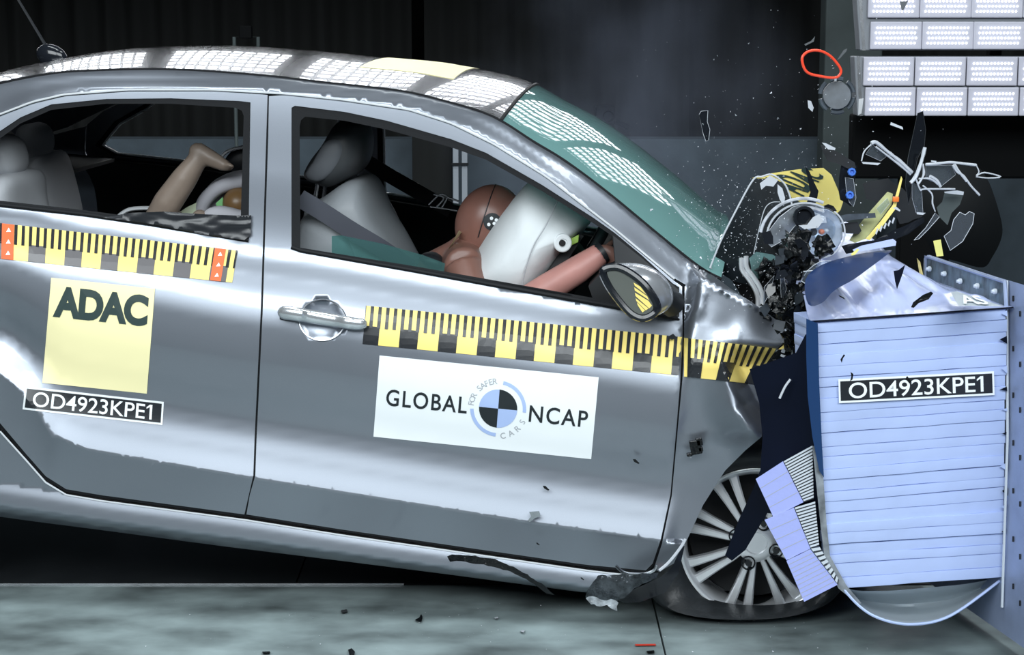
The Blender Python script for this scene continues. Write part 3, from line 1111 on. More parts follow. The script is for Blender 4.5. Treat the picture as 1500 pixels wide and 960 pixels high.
# wing mirror: chrome bowl, black rim, grey glass with a painted reflection of the tape
mc = to_car(S1(945, 432, .10))
bowl = curve_pts([(884, 398), (900, 388), (930, 387), (955, 394), (974, 408), (985, 428), (985, 445), (972, 458), (950, 466), (928, 462), (905, 440), (890, 415)], 5, True)
rim_px = curve_pts([(884, 396), (905, 392), (930, 405), (950, 425), (963, 452), (945, 466), (925, 460), (905, 438), (889, 414)], 6, True)


def lumpy(name, outline, Yn, Yf, m, parent, rings=10, power=2.6, front=.25):
    """bulging shell over a pixel outline between two lengthwise planes"""
    c = car_px(outline[:, 0], outline[:, 1], Yn + front * (Yf - Yn))
    cen = c.mean(0); n = len(c); V = []; Fc = []
    ss = np.sin(np.linspace(-PI / 2, PI / 2, rings)) * .985
    for s in ss:
        q = cen + (c - cen) * (1 - abs(s) ** power) ** (1 / power)
        q[:, 1] = (Yn + Yf) / 2 + s * (Yf - Yn) / 2
        V.append(q)
    V = np.vstack(V)
    for i in range(rings - 1):
        for j in range(n):
            l = (j + 1) % n
            Fc.append([i * n + j, i * n + l, (i + 1) * n + l, (i + 1) * n + j])
    Fc.append(list(range(n))[::-1]); Fc.append([(rings - 1) * n + j for j in range(n)])
    return mk(name, to_world(V), Fc, m, parent)


wm = lumpy('wing_mirror', bowl, -.15, .02, mat('mirror_shell_silver', (.42, .44, .47), .25, .6, coat=.5), car, 12, 2.3, .45)
V, Fc = tube_vf([carY(u, v, -.165) for u, v in rim_px], .010, True, 8)
mk('mirror_rim', V, Fc, 'blackgloss', wm)
M['mirrorglass'] = mat('mirror_glass_grey', (.115, .125, .115), .25)
gl_px = curve_pts([(890, 399), (906, 398), (928, 410), (946, 428), (957, 451), (943, 461), (927, 455), (908, 434), (895, 414)], 5, True)
pl = lambda Y: (lambda u, v, off: to_world(car_px(u, v, Y - off)))
panel('mirror_glass', [tuple(p) for p in gl_px], pl(-.168), 'mirrorglass', wm, (), 10, (), .012)
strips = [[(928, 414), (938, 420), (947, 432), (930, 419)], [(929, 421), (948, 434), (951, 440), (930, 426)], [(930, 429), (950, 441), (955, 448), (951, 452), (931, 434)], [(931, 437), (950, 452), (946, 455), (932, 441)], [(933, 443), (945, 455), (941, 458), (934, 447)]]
polys_on('painted_tape_reflection', strips, pl(-.1700), 'tape_yellow', wm, 0.0, 8)
V, Fc = tube_vf([carY(968, 432, -.02), carY(985, 446, .03)], [.03, .035], seg=10)
mk('mirror_foot', V, Fc, 'black', wm)

# ------------------------------------------------------------------ stickers and tapes on the car
def tape(name, q_tl, q_tr, q_br, q_bl, u_first, period, first_black, n, bars=5, grey=True, split=.52, parent=car, marks=(), lift=0.0):
    quad = [q_tl, q_tr, q_br, q_bl]
    t = quad_patch(name, quad, surf, 'tape_yellow', parent, .0022 + lift, step=(5 if lift else 10), label='yellow and black measuring tape')
    wid = q_tr[0] - q_tl[0]
    sq, br = [], []
    def cell(s0, s1, t0, t1):
        s0, s1 = max(s0, 0), min(s1, 1)
        return [tuple(p) for p in quad_map(quad, [s0, s1, s1, s0], [t0, t0, t1, t1])] if s1 > s0 + 1e-4 else None
    for k in range(n):
        s0 = (u_first - q_tl[0] + k * period) / wid; p = period / wid
        c = cell(s0, s0 + p * .47, split, 1)
        if c: sq.append(c)
        for j in range(bars):
            b0 = s0 + p * (j / bars)
            c = cell(b0 + p * .0, b0 + p * .085, 0, .56)
            if c: br.append(c)
    polys_on('black_square', sq, surf, 'tape_black_sheen' if grey else 'tape_black', t, .0032 + lift * 1.6, 5 if lift else 10, 'stuff')
    polys_on('scale_bar', br, surf, 'tape_black', t, .0034 + lift * 1.6, 5 if lift else 10, 'stuff')
    for s0, s1 in marks:
        c = cell((s0 - q_tl[0]) / wid, (s1 - q_tl[0]) / wid, 0, 1)
        m_ = polys_on('red_marker', [c], surf, 'orange', t, .0042, 8)
        tri = []
        for tt in (.15, .48, .8):
            a, b = (s0 - q_tl[0]) / wid, (s1 - q_tl[0]) / wid
            w_ = b - a
            tri.append([tuple(p) for p in quad_map(quad, [a + w_ * .35, a + w_ * .75, a + w_ * .55], [tt + .08, tt + .06, tt - .05])])
        polys_on('white_triangle', tri, surf, 'white', t, .0050, 8, 'stuff')
    return t


tape('measuring_tape', (-60, 320), (348, 367), (340, 414), (-60, 373), -65, 54, True, 8, marks=((3, 21), (315, 331)))
tape('measuring_tape', (536, 448), (999, 494), (994, 550), (531, 504), 532, 57.0, True, 9, grey=False)
tape('measuring_tape', (1002, 495), (1137, 511), (1107, 563), (1002, 552), 1008, 54, True, 3, grey=False, split=.5, lift=.0022)

AQ = [(75, 407), (227, 423), (215, 577), (62, 561)]
st = quad_patch('square_sticker', AQ, surf, 'yellow_pale', car, .0022, label='pale yellow square sticker reading ADAC')
V, Fc = tube_vf(surf(*densify(AQ, 10).T, .0016), .0012, True, 5)
letters('lettering', 'ADAC', AQ, (.045, .07, .95, .37), surf, 'greenink', st, .0038, bold=.05, space=.95)
PQ = [(37, 566), (240, 589), (238, 623), (33, 600)]
st = quad_patch('number_sticker', PQ, surf, 'white', car, .0022, step=6, label='black number sticker with a white border reading OD4923KPE1')
inn = [tuple(p) for p in quad_map(PQ, [.014, .986, .986, .014], [.09, .09, .91, .91])]
polys_on('black_field', [inn], surf, 'plate', st, .0036, 6)
letters('lettering', 'OD4923KPE1', PQ, (.065, .18, .92, .83), surf, 'white', st, .0052, bold=.008)
NQ = [(556, 521), (877, 553), (866, 673), (547, 640)]
st = quad_patch('logo_sticker', NQ, surf, 'white', car, .0022, label='white sticker reading GLOBAL NCAP around a round logo')
letters('lettering', 'GLOBAL', NQ, (.045, .40, .415, .605), surf, 'ink', st, .0034, bold=.012, space=1.15)
letters('lettering', 'NCAP', NQ, (.70, .42, .968, .625), surf, 'ink', st, .0034, bold=.012, space=1.15)
lc = quad_map(NQ, [.557], [.502])[0]
R1 = 28.0
eu = np.array([1, .098]); ev = np.array([-.075, 1.0])
lpt = lambda r, a: tuple(lc + r * (math.cos(a) * eu - math.sin(a) * ev))      # a counter-clockwise
quad_ = lambda a0: [tuple(lc)] + [lpt(R1, a0 + PI / 2 * k / 8) for k in range(9)]
polys_on('black_quarter', [quad_(0), quad_(PI)], surf, 'ink', st, .0034, 20)
polys_on('blue_quarter', [quad_(PI / 2), quad_(3 * PI / 2)], surf, 'blueink', st, .0034, 20)
arc = lambda a0, a1: [lpt(36.0, a0 + (a1 - a0) * k / 14) for k in range(15)] + [lpt(41.0, a1 + (a0 - a1) * k / 14) for k in range(15)]
polys_on('blue_arc', [arc(-.05, PI / 2 - .12), arc(PI + .1, 3 * PI / 2 - .02)], surf, 'blueink', st, .0034, 20)


def arc_letters(text, r, a0, a1, size, outward):
    n = len(text)
    out = []
    for k, ch in enumerate(text):
        if ch == ' ':
            continue
        a = a0 + (a1 - a0) * k / (n - 1)
        v, f = text_2d(ch)
        lo, hi = v.min(0), v.max(0)
        q = (v - (lo + hi) / 2) / .7 * size
        rad = np.array([math.cos(a), math.sin(a)]); tang = np.array([math.sin(a), -math.cos(a)])
        if not outward:
            rad, tang = -rad, -tang
        d = q[:, :1] * tang + q[:, 1:] * rad
        px = lc + r * (math.cos(a) * eu - math.sin(a) * ev) + d[:, :1] * eu - d[:, 1:] * ev
        out.append((surf(px[:, 0], px[:, 1], .0034), f))
    V, Fc = cat_all(*out)
    mk('round_lettering', V, Fc, 'greyink', st, smooth=False, recalc=False)


arc_letters('FOR SAFER', 40, PI * .97, PI * .56, 8.5, True)
arc_letters('CARS', 40, -PI * .42, -PI * .13, 8.5, False)

# ------------------------------------------------------------------ front wheel, steered and pushed back
WC = P(1107, 795, 4.99)
ax = np.array([math.sin(-.06), -math.cos(-.06), .03]); ax /= np.linalg.norm(ax)
wup = np.array([0, 0, 1.0])
e1 = wup - ax * (wup @ ax); e1 /= np.linalg.norm(e1)
e2 = np.cross(ax, e1)
RW = .1975
V, Fc = lathe_vf(WC, ax, wup, [(-.17, RW * .9), (-.17, RW * .97), (-.02, RW * .90), (.0, RW * .93), (.006, RW * .955), (.010, RW * .99), (.004, RW * 1.02), (-.012, RW * 1.02), (-.17, RW * 1.0)], 72, False)
wheel = mk('front_wheel', V, Fc + [], 'alloy', car, sharp=60)
V, Fc = lathe_vf(WC, ax, wup, [(-.10, .01), (-.10, RW * .86), (-.13, RW * .9), (-.15, .01)], 40)
mk('brake_disc', V, Fc, 'dark', wheel)
prof_t = [(.004, RW * 1.0), (.030, RW * 1.09), (.040, RW * 1.22), (.030, RW * 1.33), (.004, RW * 1.42), (-.05, RW * 1.45), (-.13, RW * 1.45), (-.18, RW * 1.36), (-.185, RW * 1.1), (-.17, RW * .98)]
V, Fc = lathe_vf(WC, ax, wup, prof_t, 96, False)
zc = V[:, 2].copy()
low = np.clip(.07 - zc, 0, None)
tk = np.clip((np.linalg.norm((V - WC) - np.outer((V - WC) @ ax, ax), axis=1) / RW - 1.0) / .25, 0, 1)
V[:, 2] = np.where(zc < .07, .012 + .058 * np.exp(-low / .07), zc)
V += ax[None] * (low * .45 * tk)[:, None] * (((V - WC) @ ax) > -.09)[:, None]
V += np.array([-1.0, 0, 0]) * (np.clip(.22 - zc, 0, .3) * .20 * tk)[:, None]
mk('tyre', V, Fc, 'tyre', wheel, sharp=60)


def wpt(r, a, d):
    return WC + ax * d + r * (math.cos(a) * e1 + math.sin(a) * e2)


ang0 = math.radians(0)
# image angle: measured from up towards e2; find e2 direction on screen
sgn = 1 if e2[0] > 0 else -1
for k in range(8):
    al = math.radians(27 - 90 + 45 * k + 90) * 1.0
    img = math.radians([117, 161, 207, 257, 300, 345, 30, 73][k])      # direction of the double spoke on the wheel, from +x anticlockwise
    a = math.atan2(math.cos(img) * sgn, math.sin(img))
    bars = []
    for sd in (-1, 1):
        V, Fc = [], []
        for r_, w_, gap, d_, th_ in ((.040, .010, .010, .004, .030), (.075, .013, .0150, .010, .030), (.12, .0165, .0220, .006, .026), (.160, .0205, .0295, .0, .024), (.190, .025, .0365, -.006, .024)):
            c0 = sd * gap
            for off_, dd in ((-w_ * .8, d_ - th_), (-w_ * .8, d_ - .004), (-w_ * .5, d_), (w_ * .5, d_), (w_ * .8, d_ - .004), (w_ * .8, d_ - th_)):
                tq = (c0 + off_)
                dirr = math.cos(a) * e1 + math.sin(a) * e2; dirt = -math.sin(a) * e1 + math.cos(a) * e2
                V.append(WC + ax * dd + dirr * r_ + dirt * tq * .72)
        for i in range(4):
            for j in range(6):
                l = (j + 1) % 6
                Fc.append([i * 6 + j, i * 6 + l, (i + 1) * 6 + l, (i + 1) * 6 + j])
        Fc.append([0, 1, 2, 3, 4, 5]); Fc.append([24, 25, 26, 27, 28, 29][::-1])
        bars.append((np.array(V), Fc))
    # web joining the pair near the rim and the hub
    mk('spoke', *cat_all(*bars), 'alloy', wheel, sharp=30)
V, Fc = lathe_vf(WC, ax, wup, [(-.03, .055), (.004, .052), (.010, .040), (.010, .030), (.004, .028), (.004, .004)], 32)
V2_, F2_ = lathe_vf(WC, ax, wup, [(.000, RW * .945), (.008, RW * .955), (.012, RW * .985), (.010, RW * 1.01), (.0, RW * 1.015)], 72, False)
mk('rim_lip', V2_, F2_, 'alloy', wheel, sharp=60)
hub = mk('hub', V, Fc, 'alloy', wheel, sharp=30)
for k in range(4):
    a = math.atan2(math.cos(math.radians(160 + 90 * k)) * sgn, math.sin(math.radians(160 + 90 * k)))
    c = wpt(.056, a, .004)
    V, Fc = lathe_vf(c, ax, wup, [(-.02, .019), (.008, .019), (.010, .016), (.0, .014), (.0, .009), (.010, .008), (.010, .002)], 16)
    mk('wheel_nut', V, Fc, 'blackgloss', wheel, sharp=30)
# dark wheel housing behind
HOUS = [(960, 845), (985, 780), (1030, 690), (1090, 630), (1180, 600), (1260, 640), (1290, 760), (1260, 850)]
V, Fc = fill2d(HOUS, (), 30)
o_ = to_world(car_px(V[:, 0], V[:, 1], .24)); i_ = to_world(car_px(V[:, 0], V[:, 1], .50)); V, Fc = shell(o_, i_, Fc)
mk('wheel_housing', V, Fc, 'dark', car, smooth=False)
# rear wheel, off to the left
RC = to_world(car_px([-205], [700], .10)[0])
V, Fc = lathe_vf(RC, -CM[:, 1], CM[:, 2], [(-.18, .20), (-.18, .29), (-.12, .305), (-.03, .305), (.0, .29), (.012, .25), (.0, .20), (-.02, .19), (-.03, .02)], 56)
rw = mk('rear_wheel', V, Fc, 'tyre', car, sharp=50)
for k in range(8):
    a = 2 * PI * k / 8
    d_ = CM[:, 2] * math.cos(a) + CM[:, 0] * math.sin(a); t_ = np.cross(-CM[:, 1], d_)
    V, Fc = box_vf(RC - CM[:, 1] * -.0 + d_ * .11 + CM[:, 1] * .012, (d_ * .085, t_ * .016, CM[:, 1] * .012), .004)
    mk('spoke', V, Fc, 'alloy', rw)
for i in range(9):
    x = -4.2 + .74 * i
    overhead(x, 8.75, 2.55, .60, 1.35, -1.05, ('over the boot', 'over the rear seats', 'over the roof', 'over the windscreen')[min(3, i // 2)] + (' on the left', ' on the right')[i % 2] + (' end' if i == 8 else ''))
# ------------------------------------------------------------------ barrier with its crushed honeycomb block
BY = np.array([-.204, .979, 0.0]); BY /= np.linalg.norm(BY)
BX = np.array([BY[1], -BY[0], 0.0])
BP0 = P(1340, 650, 4.64)
bar = lambda u, v, off=0.0: at_plane(np.atleast_1d(u), np.atleast_1d(v), BP0 - BY * off, BY)     # off: metres toward the camera
PL0 = bar(1476, 650)[0]
pla = lambda u, v, off=0.0: at_plane(np.atleast_1d(u), np.atleast_1d(v), PL0 - BX * off, BX)
M['foil'] = mat('lavender_blue_foil', (.43, .525, .80), .42, .0, noise_amt=.06, noise_scale=8, bump=.12, bump_scale=22)
M['cover'] = mat('crumpled_blue_sheet', (.50, .57, .86), .25, .0, coat=.6, coat_rough=.08, noise_amt=.10, noise_scale=5)
M['bluesheet'] = mat('dark_blue_sheet', (.010, .040, .125), .35, coat=.2)
M['navysheet'] = mat('navy_sheet', (.0022, .0042, .013), .4, spec=.2, noise_amt=.3, noise_scale=5)
M['bluetop'] = mat('lavender_bumper_face', (.36, .41, .78), .5, bump=.1, bump_scale=40)
M['rib'] = mat('pale_honeycomb_rib', (.55, .60, .66), .5)
M['edgegrey'] = mat('grey_edge_sheet', (.20, .22, .24), .5, noise_amt=.6, noise_scale=30)
M['foldblue'] = mat('mid_blue_sheet', (.010, .026, .085), .3, noise_amt=.5, noise_scale=7)
M['greysheet'] = mat('grey_sheet', (.50, .56, .60), .45, .2)
M['platesteel'] = mat('blue_grey_plate_steel', (.30, .36, .52), .45, .35, noise_amt=.15, noise_scale=12)
M['mottled'] = mat('scraped_green_plate', (.10, .14, .17), .45, .4, noise_amt=.95, noise_scale=26, stretch=(1, 1, .5), bump=.3, bump_scale=40)
bb = bar(1340, 858)[0].copy(); bb[2] = 0
barrier = thing('barrier', 'pale blue crash barrier of stacked honeycomb layers on a drilled steel plate', 'barrier', bb)

LT = [0, .22, .45, .66, .80, .90, 1]
LU = [(1197, 473), (1198.5, 558), (1202, 650), (1206, 735), (1209, 785), (1213, 822), (1240, 862)]
RU = [(1475, 453), (1474, 540), (1473, 630), (1472, 712), (1471, 768), (1470, 806), (1468, 846)]
lf = lambda t: np.array([np.interp(t, LT, [q[0] for q in LU]), np.interp(t, LT, [q[1] for q in LU])])
rt = lambda t: np.array([np.interp(t, LT, [q[0] for q in RU]), np.interp(t, LT, [q[1] for q in RU])])
NL = 24
rnd = random.Random(3)
edges = [[(1.0 / NL) * k + (rnd.uniform(-.006, .006) if 0 < k < NL else 0) + 0 for _ in (0,)][0] for k in range(NL + 1)]
for k in range(NL):
    V, Fc = [], []
    push = rnd.uniform(-.004, .004)
    dl, dr = rnd.uniform(-.8, .8), rnd.uniform(-2.0, .5)
    nx = 7
    wob = [rnd.uniform(-.0022, .0022) for _ in range(nx + 1)]
    for j, (tt, d, inset) in enumerate(((0.005, -.0016, 0), (.04, .0006, 0), (.55, .0013, 0), (.97, .0004, 0), (.995, -.0018, 0))):
        t = edges[k] + (edges[k + 1] - edges[k]) * tt
        a, b = lf(t) + (dl, 0), rt(t) + (dr, 0)
        for i in range(nx + 1):
            q = a + (b - a) * i / nx
            V.append(bar(q[0], q[1] + (wob[i] * 300 if 0 < i < nx else 0), d + push + wob[i] * .6)[0])
    for j in range(4):
        for i in range(nx):
            Fc.append([j * (nx + 1) + i, j * (nx + 1) + i + 1, (j + 1) * (nx + 1) + i + 1, (j + 1) * (nx + 1) + i])
    V, Fc = thicken(V, Fc, BY * .16)
    mk('honeycomb_layer', V, Fc, 'foil', barrier, sharp=50)
core = [tuple(lf(t) + (3, 0)) for t in (.01, .3, .6, .9, .985)] + [tuple(rt(t) - (3, 0)) for t in (.985, .5, .01)]
panel('core', core, bar, 'dark', barrier, (), 60, (), .14, -.012)
# dark folded foil tags along the right edge
tags = []
for k in range(11):
    v = 462 + 36 * k + rnd.uniform(-8, 8)
    tags.append([(1466 + rnd.uniform(-2, 2), v), (1475, v - rnd.uniform(2, 6)), (1475.5, v + rnd.uniform(2, 9))])
for k, p in enumerate(tags):
    panel('foil_tag', p, bar, 'navysheet' if k % 2 else 'foil', barrier, (), 10, (), .003, .010)

# number sticker
BQ = [(1228, 556), (1456, 544), (1457, 579), (1229, 591)]
st = quad_patch('number_sticker', BQ, bar, 'white', barrier, .0105, label='black number sticker with a white border reading OD4923KPE1')
inn = [tuple(p) for p in quad_map(BQ, [.012, .988, .988, .012], [.09, .09, .91, .91])]
polys_on('black_field', [inn], bar, 'plate', st, .0112)
letters('lettering', 'OD4923KPE1', BQ, (.065, .17, .93, .84), bar, 'white', st, .0118, bold=.008)

# crumpled cover over the top of the block
xl_ = (bar(1186, 470)[0] - BP0) @ BX; xr_ = (PL0 - BP0) @ BX - .004
zl_, zr_ = bar(1197, 472)[0][2], bar(1475, 452)[0][2]


def cover_pt(s, t):
    d = .92 * t * (1 - .35 * smooth01((s - .55) / .45))
    x = xl_ + (xr_ - xl_) * s + .24 * t * (1 - s)
    z = zl_ + (zr_ - zl_) * s + .004
    h = .105 * math.exp(-((s - .50 - .08 * t) / .22) ** 2) * smooth01(t * 1.6) + .03 * math.exp(-((s - .12) / .10) ** 2) * smooth01(t * 2)
    n = noise.noise(Vector((s * 3.2, t * 2.2, 4))) * .040 + abs(noise.noise(Vector((s * 5 + t * 2, t * 3 - s * 3, 9)))) * .035
    h += n * smooth01(t * 5) * smooth01((1 - s) * 8)
    p = BP0 + BX * x + BY * (d - .006)
    return np.array([p[0], p[1], float(z + h)])


V, Fc = grid_vf(cover_pt, 44, 26)
V, Fc = thicken(V, Fc, (0, 0, -.004))
mk('top_cover', V, Fc, 'cover', barrier, sharp=60)
V, Fc = tube_vf([cover_pt(s, 0) + np.array([0, -.003, -.001]) for s in np.linspace(0, 1, 20)], .0022, seg=5)
mk('cover_edge', V, Fc, 'navysheet', barrier)
# grey printed patch at the right end of the cover
patch = [(1392, 428), (1402, 427), (1470, 449), (1404, 448)]
cov = lambda u, v, off=0.0: at_z(u, v, zr_ + .012 + off)
panel('cover_patch', patch, cov, 'greysheet', barrier, (), 12, (), .002, .022)
letters('patch_lettering', 'AS', [(1402, 431), (1432, 432), (1452, 447), (1412, 446)], (0, .05, 1, .95), cov, 'white', barrier, .026, bold=.02)

fold = curve_pts([(1184, 446), (1180, 410), (1204, 388), (1250, 374), (1286, 368), (1306, 367), (1296, 376), (1272, 394), (1250, 410), (1222, 426), (1204, 444)], 4, True)
panel('cover_fold', [tuple(q) for q in fold], lambda u, v, off=0.0: at_y(u, v, 4.86 - .0012 * (np.asarray(u, float) - 1250) * 0 - .004 * np.clip(np.asarray(v, float) - 366, 0, 80) + .01 * np.sin(np.asarray(u, float) / 14) - off), 'foldblue', barrier, (), 9, (), .004)
# side cladding and torn sheets on the car side of the block
strip_side = [(1181, 467), (1198, 474), (1200, 560), (1204, 650), (1207, 700), (1200, 690), (1190, 640), (1183, 580), (1181, 520)]
panel('side_sheet', strip_side, bar, 'bluesheet', barrier, (), 14, (), .004, .022)
dep = lambda f: (lambda u, v, off=0.0: at_y(u, v, f(np.asarray(u, float), np.asarray(v, float)) - off))
torn = [(1098, 541), (1130, 530), (1166, 517), (1180, 490), (1196, 492), (1198, 600), (1206, 700), (1216, 800), (1232, 850), (1224, 856), (1200, 800), (1150, 756), (1124, 752), (1092, 806), (1072, 822), (1062, 814), (1082, 762), (1103, 717), (1114, 688), (1117, 640), (1112, 590)]
panel('torn_sheet', torn, dep(lambda u, v: 4.592 + .0009 * np.clip(1205 - u, 0, 200) + .008 * np.sin((v - 500) / 60.0) * np.clip((1200 - u) / 40, 0, 1) + .00035 * np.clip(v - 700, 0, 200)), 'navysheet', barrier, (), 14, (), .003)
edge_strip = [(1190, 654), (1197, 652), (1206, 700), (1211, 770), (1216, 815), (1240, 858), (1262, 884), (1256, 886), (1228, 862), (1208, 820), (1202, 770), (1196, 712)]
panel('edge_sheet', edge_strip, bar, 'edgegrey', barrier, (), 14, (), .006, .012)


def bumper(name_quad, rib_quad, y, nrib, nline):
    """one piece of the bumper element: pale face, with a honeycomb side of fine ribs"""
    f = dep(lambda u, v: y + 0 * u)
    face = panel('bumper_block', name_quad, f, 'bluetop', barrier, (), 30, (), .05)
    lines = []
    for k in range(nline):
        t = (k + 1) / (nline + 1)
        p = quad_map(name_quad, [0.02, .98], [t, t])
        dv = np.array([0, .5])
        lines.append([tuple(p[0] - dv), tuple(p[1] - dv), tuple(p[1] + dv), tuple(p[0] + dv)])
    polys_on('slit', lines, f, 'greyink', face, .0008, 30, 'stuff')
    parts = []
    for k in range(nrib):
        t0, t1 = k / nrib, (k + .62) / nrib
        q = quad_map(rib_quad, [0, 1, 1, 0], [t0, t0, t1, t1])
        V, Fc = fill2d([tuple(p) for p in q], (), 60)
        parts.append(shell(f(V[:, 0], V[:, 1], .004), f(V[:, 0], V[:, 1], -.02), Fc))
    V, Fc = cat_all(*parts)
    o = mk('rib', V, Fc, 'rib', face, smooth=False); o['kind'] = 'stuff'
    panel('rib_ground', rib_quad, f, 'alloydark', face, (), 40, (), .03, -.006)


bumper([(1107, 702), (1147, 676), (1177, 736), (1133, 758)], [(1148, 676), (1190, 653), (1192, 731), (1178, 736)], 4.60, 16, 3)
bumper([(1120, 762), (1163, 744), (1187, 804), (1152, 821)], [(1164, 744), (1194, 735), (1200, 800), (1188, 804)], 4.59, 14, 3)
bumper([(1152, 822), (1187, 805), (1227, 857), (1178, 882)], [(1188, 804), (1201, 802), (1229, 850), (1228, 857)], 4.58, 8, 9)

# curled sheet hanging under the block
A_ = curve_pts([(1214, 824), (1240, 861), (1290, 866), (1350, 862), (1420, 855), (1470, 844)], 6)
B_ = curve_pts([(1207, 826), (1252, 882), (1290, 907), (1340, 915), (1395, 901), (1470, 847)], 6)


def skirt_pt(s, t):
    i = s * (len(A_) - 1)
    a = np.array([np.interp(i, np.arange(len(A_)), A_[:, j]) for j in (0, 1)]); b = np.array([np.interp(i, np.arange(len(B_)), B_[:, j]) for j in (0, 1)])
    q = a + (b - a) * t
    d = -.02 - .20 * math.sin(PI * min(1, t * 1.0)) * math.sin(PI * min(max(s, .02), .98)) - .06 * (1 - t) + .07 * t * math.sin(PI * s)
    return bar(q[0], q[1], d)[0]


V, Fc = grid_vf(skirt_pt, 30, 10)
V, Fc = thicken(V, Fc, np.array([0, .002, -.004]))
mk('hanging_sheet', V, Fc, 'greysheet', barrier, sharp=60)
V, Fc = tube_vf([skirt_pt(s, 1.0) for s in np.linspace(0, 1, 40)], .0035, seg=6)
mk('sheet_lip', V, Fc, 'foil', barrier)

# steel plate carrying the block
plate = panel('steel_plate', [(1354, 374), (1475, 410), (1560, 436), (1640, 460), (1640, 1046), (1500, 950), (1400, 880), (1354, 850)], pla, 'platesteel', barrier, (), 60, (), .05)
holes = []
for k in range(7):
    for c, u in enumerate((1484, 1494)):
        v = 440 + 70 * k + 22 * c + rnd.uniform(-4, 4)
        holes.append([(u - 1.3, v - 4), (u + 1.3, v - 4), (u + 1.3, v + 4), (u - 1.3, v + 4)])
polys_on('drilled_hole', holes, pla, 'dark', plate, .0015, 30, 'stuff')
V, Fc = tube_vf([pla(1475, 411, .006)[0], pla(1476, 640, .006)[0], pla(1468, 890, .006)[0]], .0035, seg=6)
mk('flange_edge', V, Fc, 'rib', plate)
rail = panel('scraped_strip', [(1357, 380), (1361, 377), (1471, 414), (1473, 449), (1438, 440), (1356, 412)], pla, 'mottled', barrier, (), 20, (), .01, .014, label='scraped mottled strip along the top of the plate')
V, Fc = tube_vf([pla(u, v, .016)[0] for u, v in ((1355, 412), (1356, 379), (1360, 376), (1472, 413), (1474, 450))], .005, seg=6)
mk('strip_frame', V, Fc, 'platesteel', rail)
for u, v in ((1363, 394), (1385, 401), (1408, 412), (1433, 419), (1459, 427)):
    c = pla(u, v, .018)[0]
    V, Fc = lathe_vf(c, -BX, (0, 0, 1), [(0, .007), (.006, .007), (.007, .005), (.012, .004), (.012, .001)], 10)
    mk('bolt', V, Fc, 'rib', rail, sharp=30)
yellow_tape = [(1343, 378), (1348, 384), (1352, 402), (1358, 411), (1353, 412), (1347, 402)]
panel('yellow_edging', yellow_tape, pla, 'tape_yellow', barrier, (), 10, (), .004, .03)
# ------------------------------------------------------------------ inside the car
def pillow(name, outline, Y0, Y1, m, parent=None, power=4.0, rings=11, k=5, tilt=0.0, label=None):
    V, Fc = pillow_vf(outline, Y0, Y1, power, rings, k, tilt)
    return mk(name, V, Fc, m, parent if parent is not None else car, label=label, sharp=70)


# driver seat
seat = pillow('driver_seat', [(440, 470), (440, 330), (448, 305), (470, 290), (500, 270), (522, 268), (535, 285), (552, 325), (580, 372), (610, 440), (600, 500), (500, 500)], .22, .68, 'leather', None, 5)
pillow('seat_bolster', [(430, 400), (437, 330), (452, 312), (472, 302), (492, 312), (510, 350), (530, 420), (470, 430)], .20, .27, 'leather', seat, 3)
pillow('headrest', [(441, 256), (452, 235), (468, 214), (480, 194), (490, 181), (512, 176), (528, 182), (536, 206), (533, 236), (522, 254), (500, 268), (478, 277), (458, 272), (445, 266)], .30, .56, 'leather_shaded', seat, 3.2)
pillow('headrest_lit_side', [(446, 256), (458, 236), (472, 212), (486, 204), (500, 206), (503, 222), (492, 246), (472, 264), (455, 266)], .292, .33, 'leather_lit', seat, 2.6, label='side of the headrest, leather painted as if lit')
for uu in (466, 478):
    V, Fc = tube_vf([carY(uu, 265, .43 + (uu - 466) * .004), carY(uu - 6, 305, .43 + (uu - 466) * .004)], .006, seg=8)
    mk('headrest_post', V, Fc, 'steel', seat)


def belt(name, line, Ys, wid, m):
    V = []
    pts = np.array([carY(u, v, Y) for (u, v), Y in zip(line, Ys)])
    pts = curve_pts(pts, 6)
    Fc = []
    for i, p in enumerate(pts):
        t = pts[min(i + 1, len(pts) - 1)] - pts[max(i - 1, 0)]
        t /= np.linalg.norm(t)
        w_ = np.cross(t, CM[:, 1] * .95 + CM[:, 0] * .3); w_ /= np.linalg.norm(w_)
        V += [p - w_ * wid / 2, p + w_ * wid / 2]
    for i in range(len(pts) - 1):
        Fc.append([2 * i, 2 * i + 1, 2 * i + 3, 2 * i + 2])
    V, Fc = thicken(V, Fc, CM[:, 1] * .002)
    return mk(name, V, Fc, m, car, sharp=60)


belt('seat_belt', [(438, 290), (470, 309), (515, 338), (560, 365), (600, 392)], [.14, .16, .18, .20, .24], .050, 'belt_grey')
belt('seat_belt', [(536, 236), (570, 257), (610, 280), (660, 308)], [1.25, 1.2, 1.15, 1.1], .048, 'belt')
# rear seats
pale_seat = pillow('rear_seat', [(-80, 420), (-70, 262), (-20, 258), (16, 262), (24, 310), (44, 420)], .18, .56, 'leather_rear', None, 5)
pillow('headrest', [(-40, 240), (-34, 205), (-10, 199), (4, 201), (18, 214), (24, 240), (18, 256), (-6, 264), (-30, 262)], .28, .46, 'leather_rear', pale_seat, 3)
seat2 = pillow('rear_seat', [(-24, 420), (14, 240), (46, 228), (58, 232), (70, 268), (84, 330), (94, 420)], .62, .98, 'leather_rear', None, 5)
pillow('headrest', [(18, 225), (21, 190), (36, 182), (48, 184), (58, 196), (60, 220), (52, 238), (38, 243), (22, 240)], .66, .86, 'leather_rear', seat2, 3)
belt('seat_belt', [(31, 250), (42, 282), (54, 320)], [.60, .58, .56], .022, 'belt')
belt('seat_belt', [(78, 235), (92, 262), (100, 300)], [1.12, 1.1, 1.1], .03, 'belt')
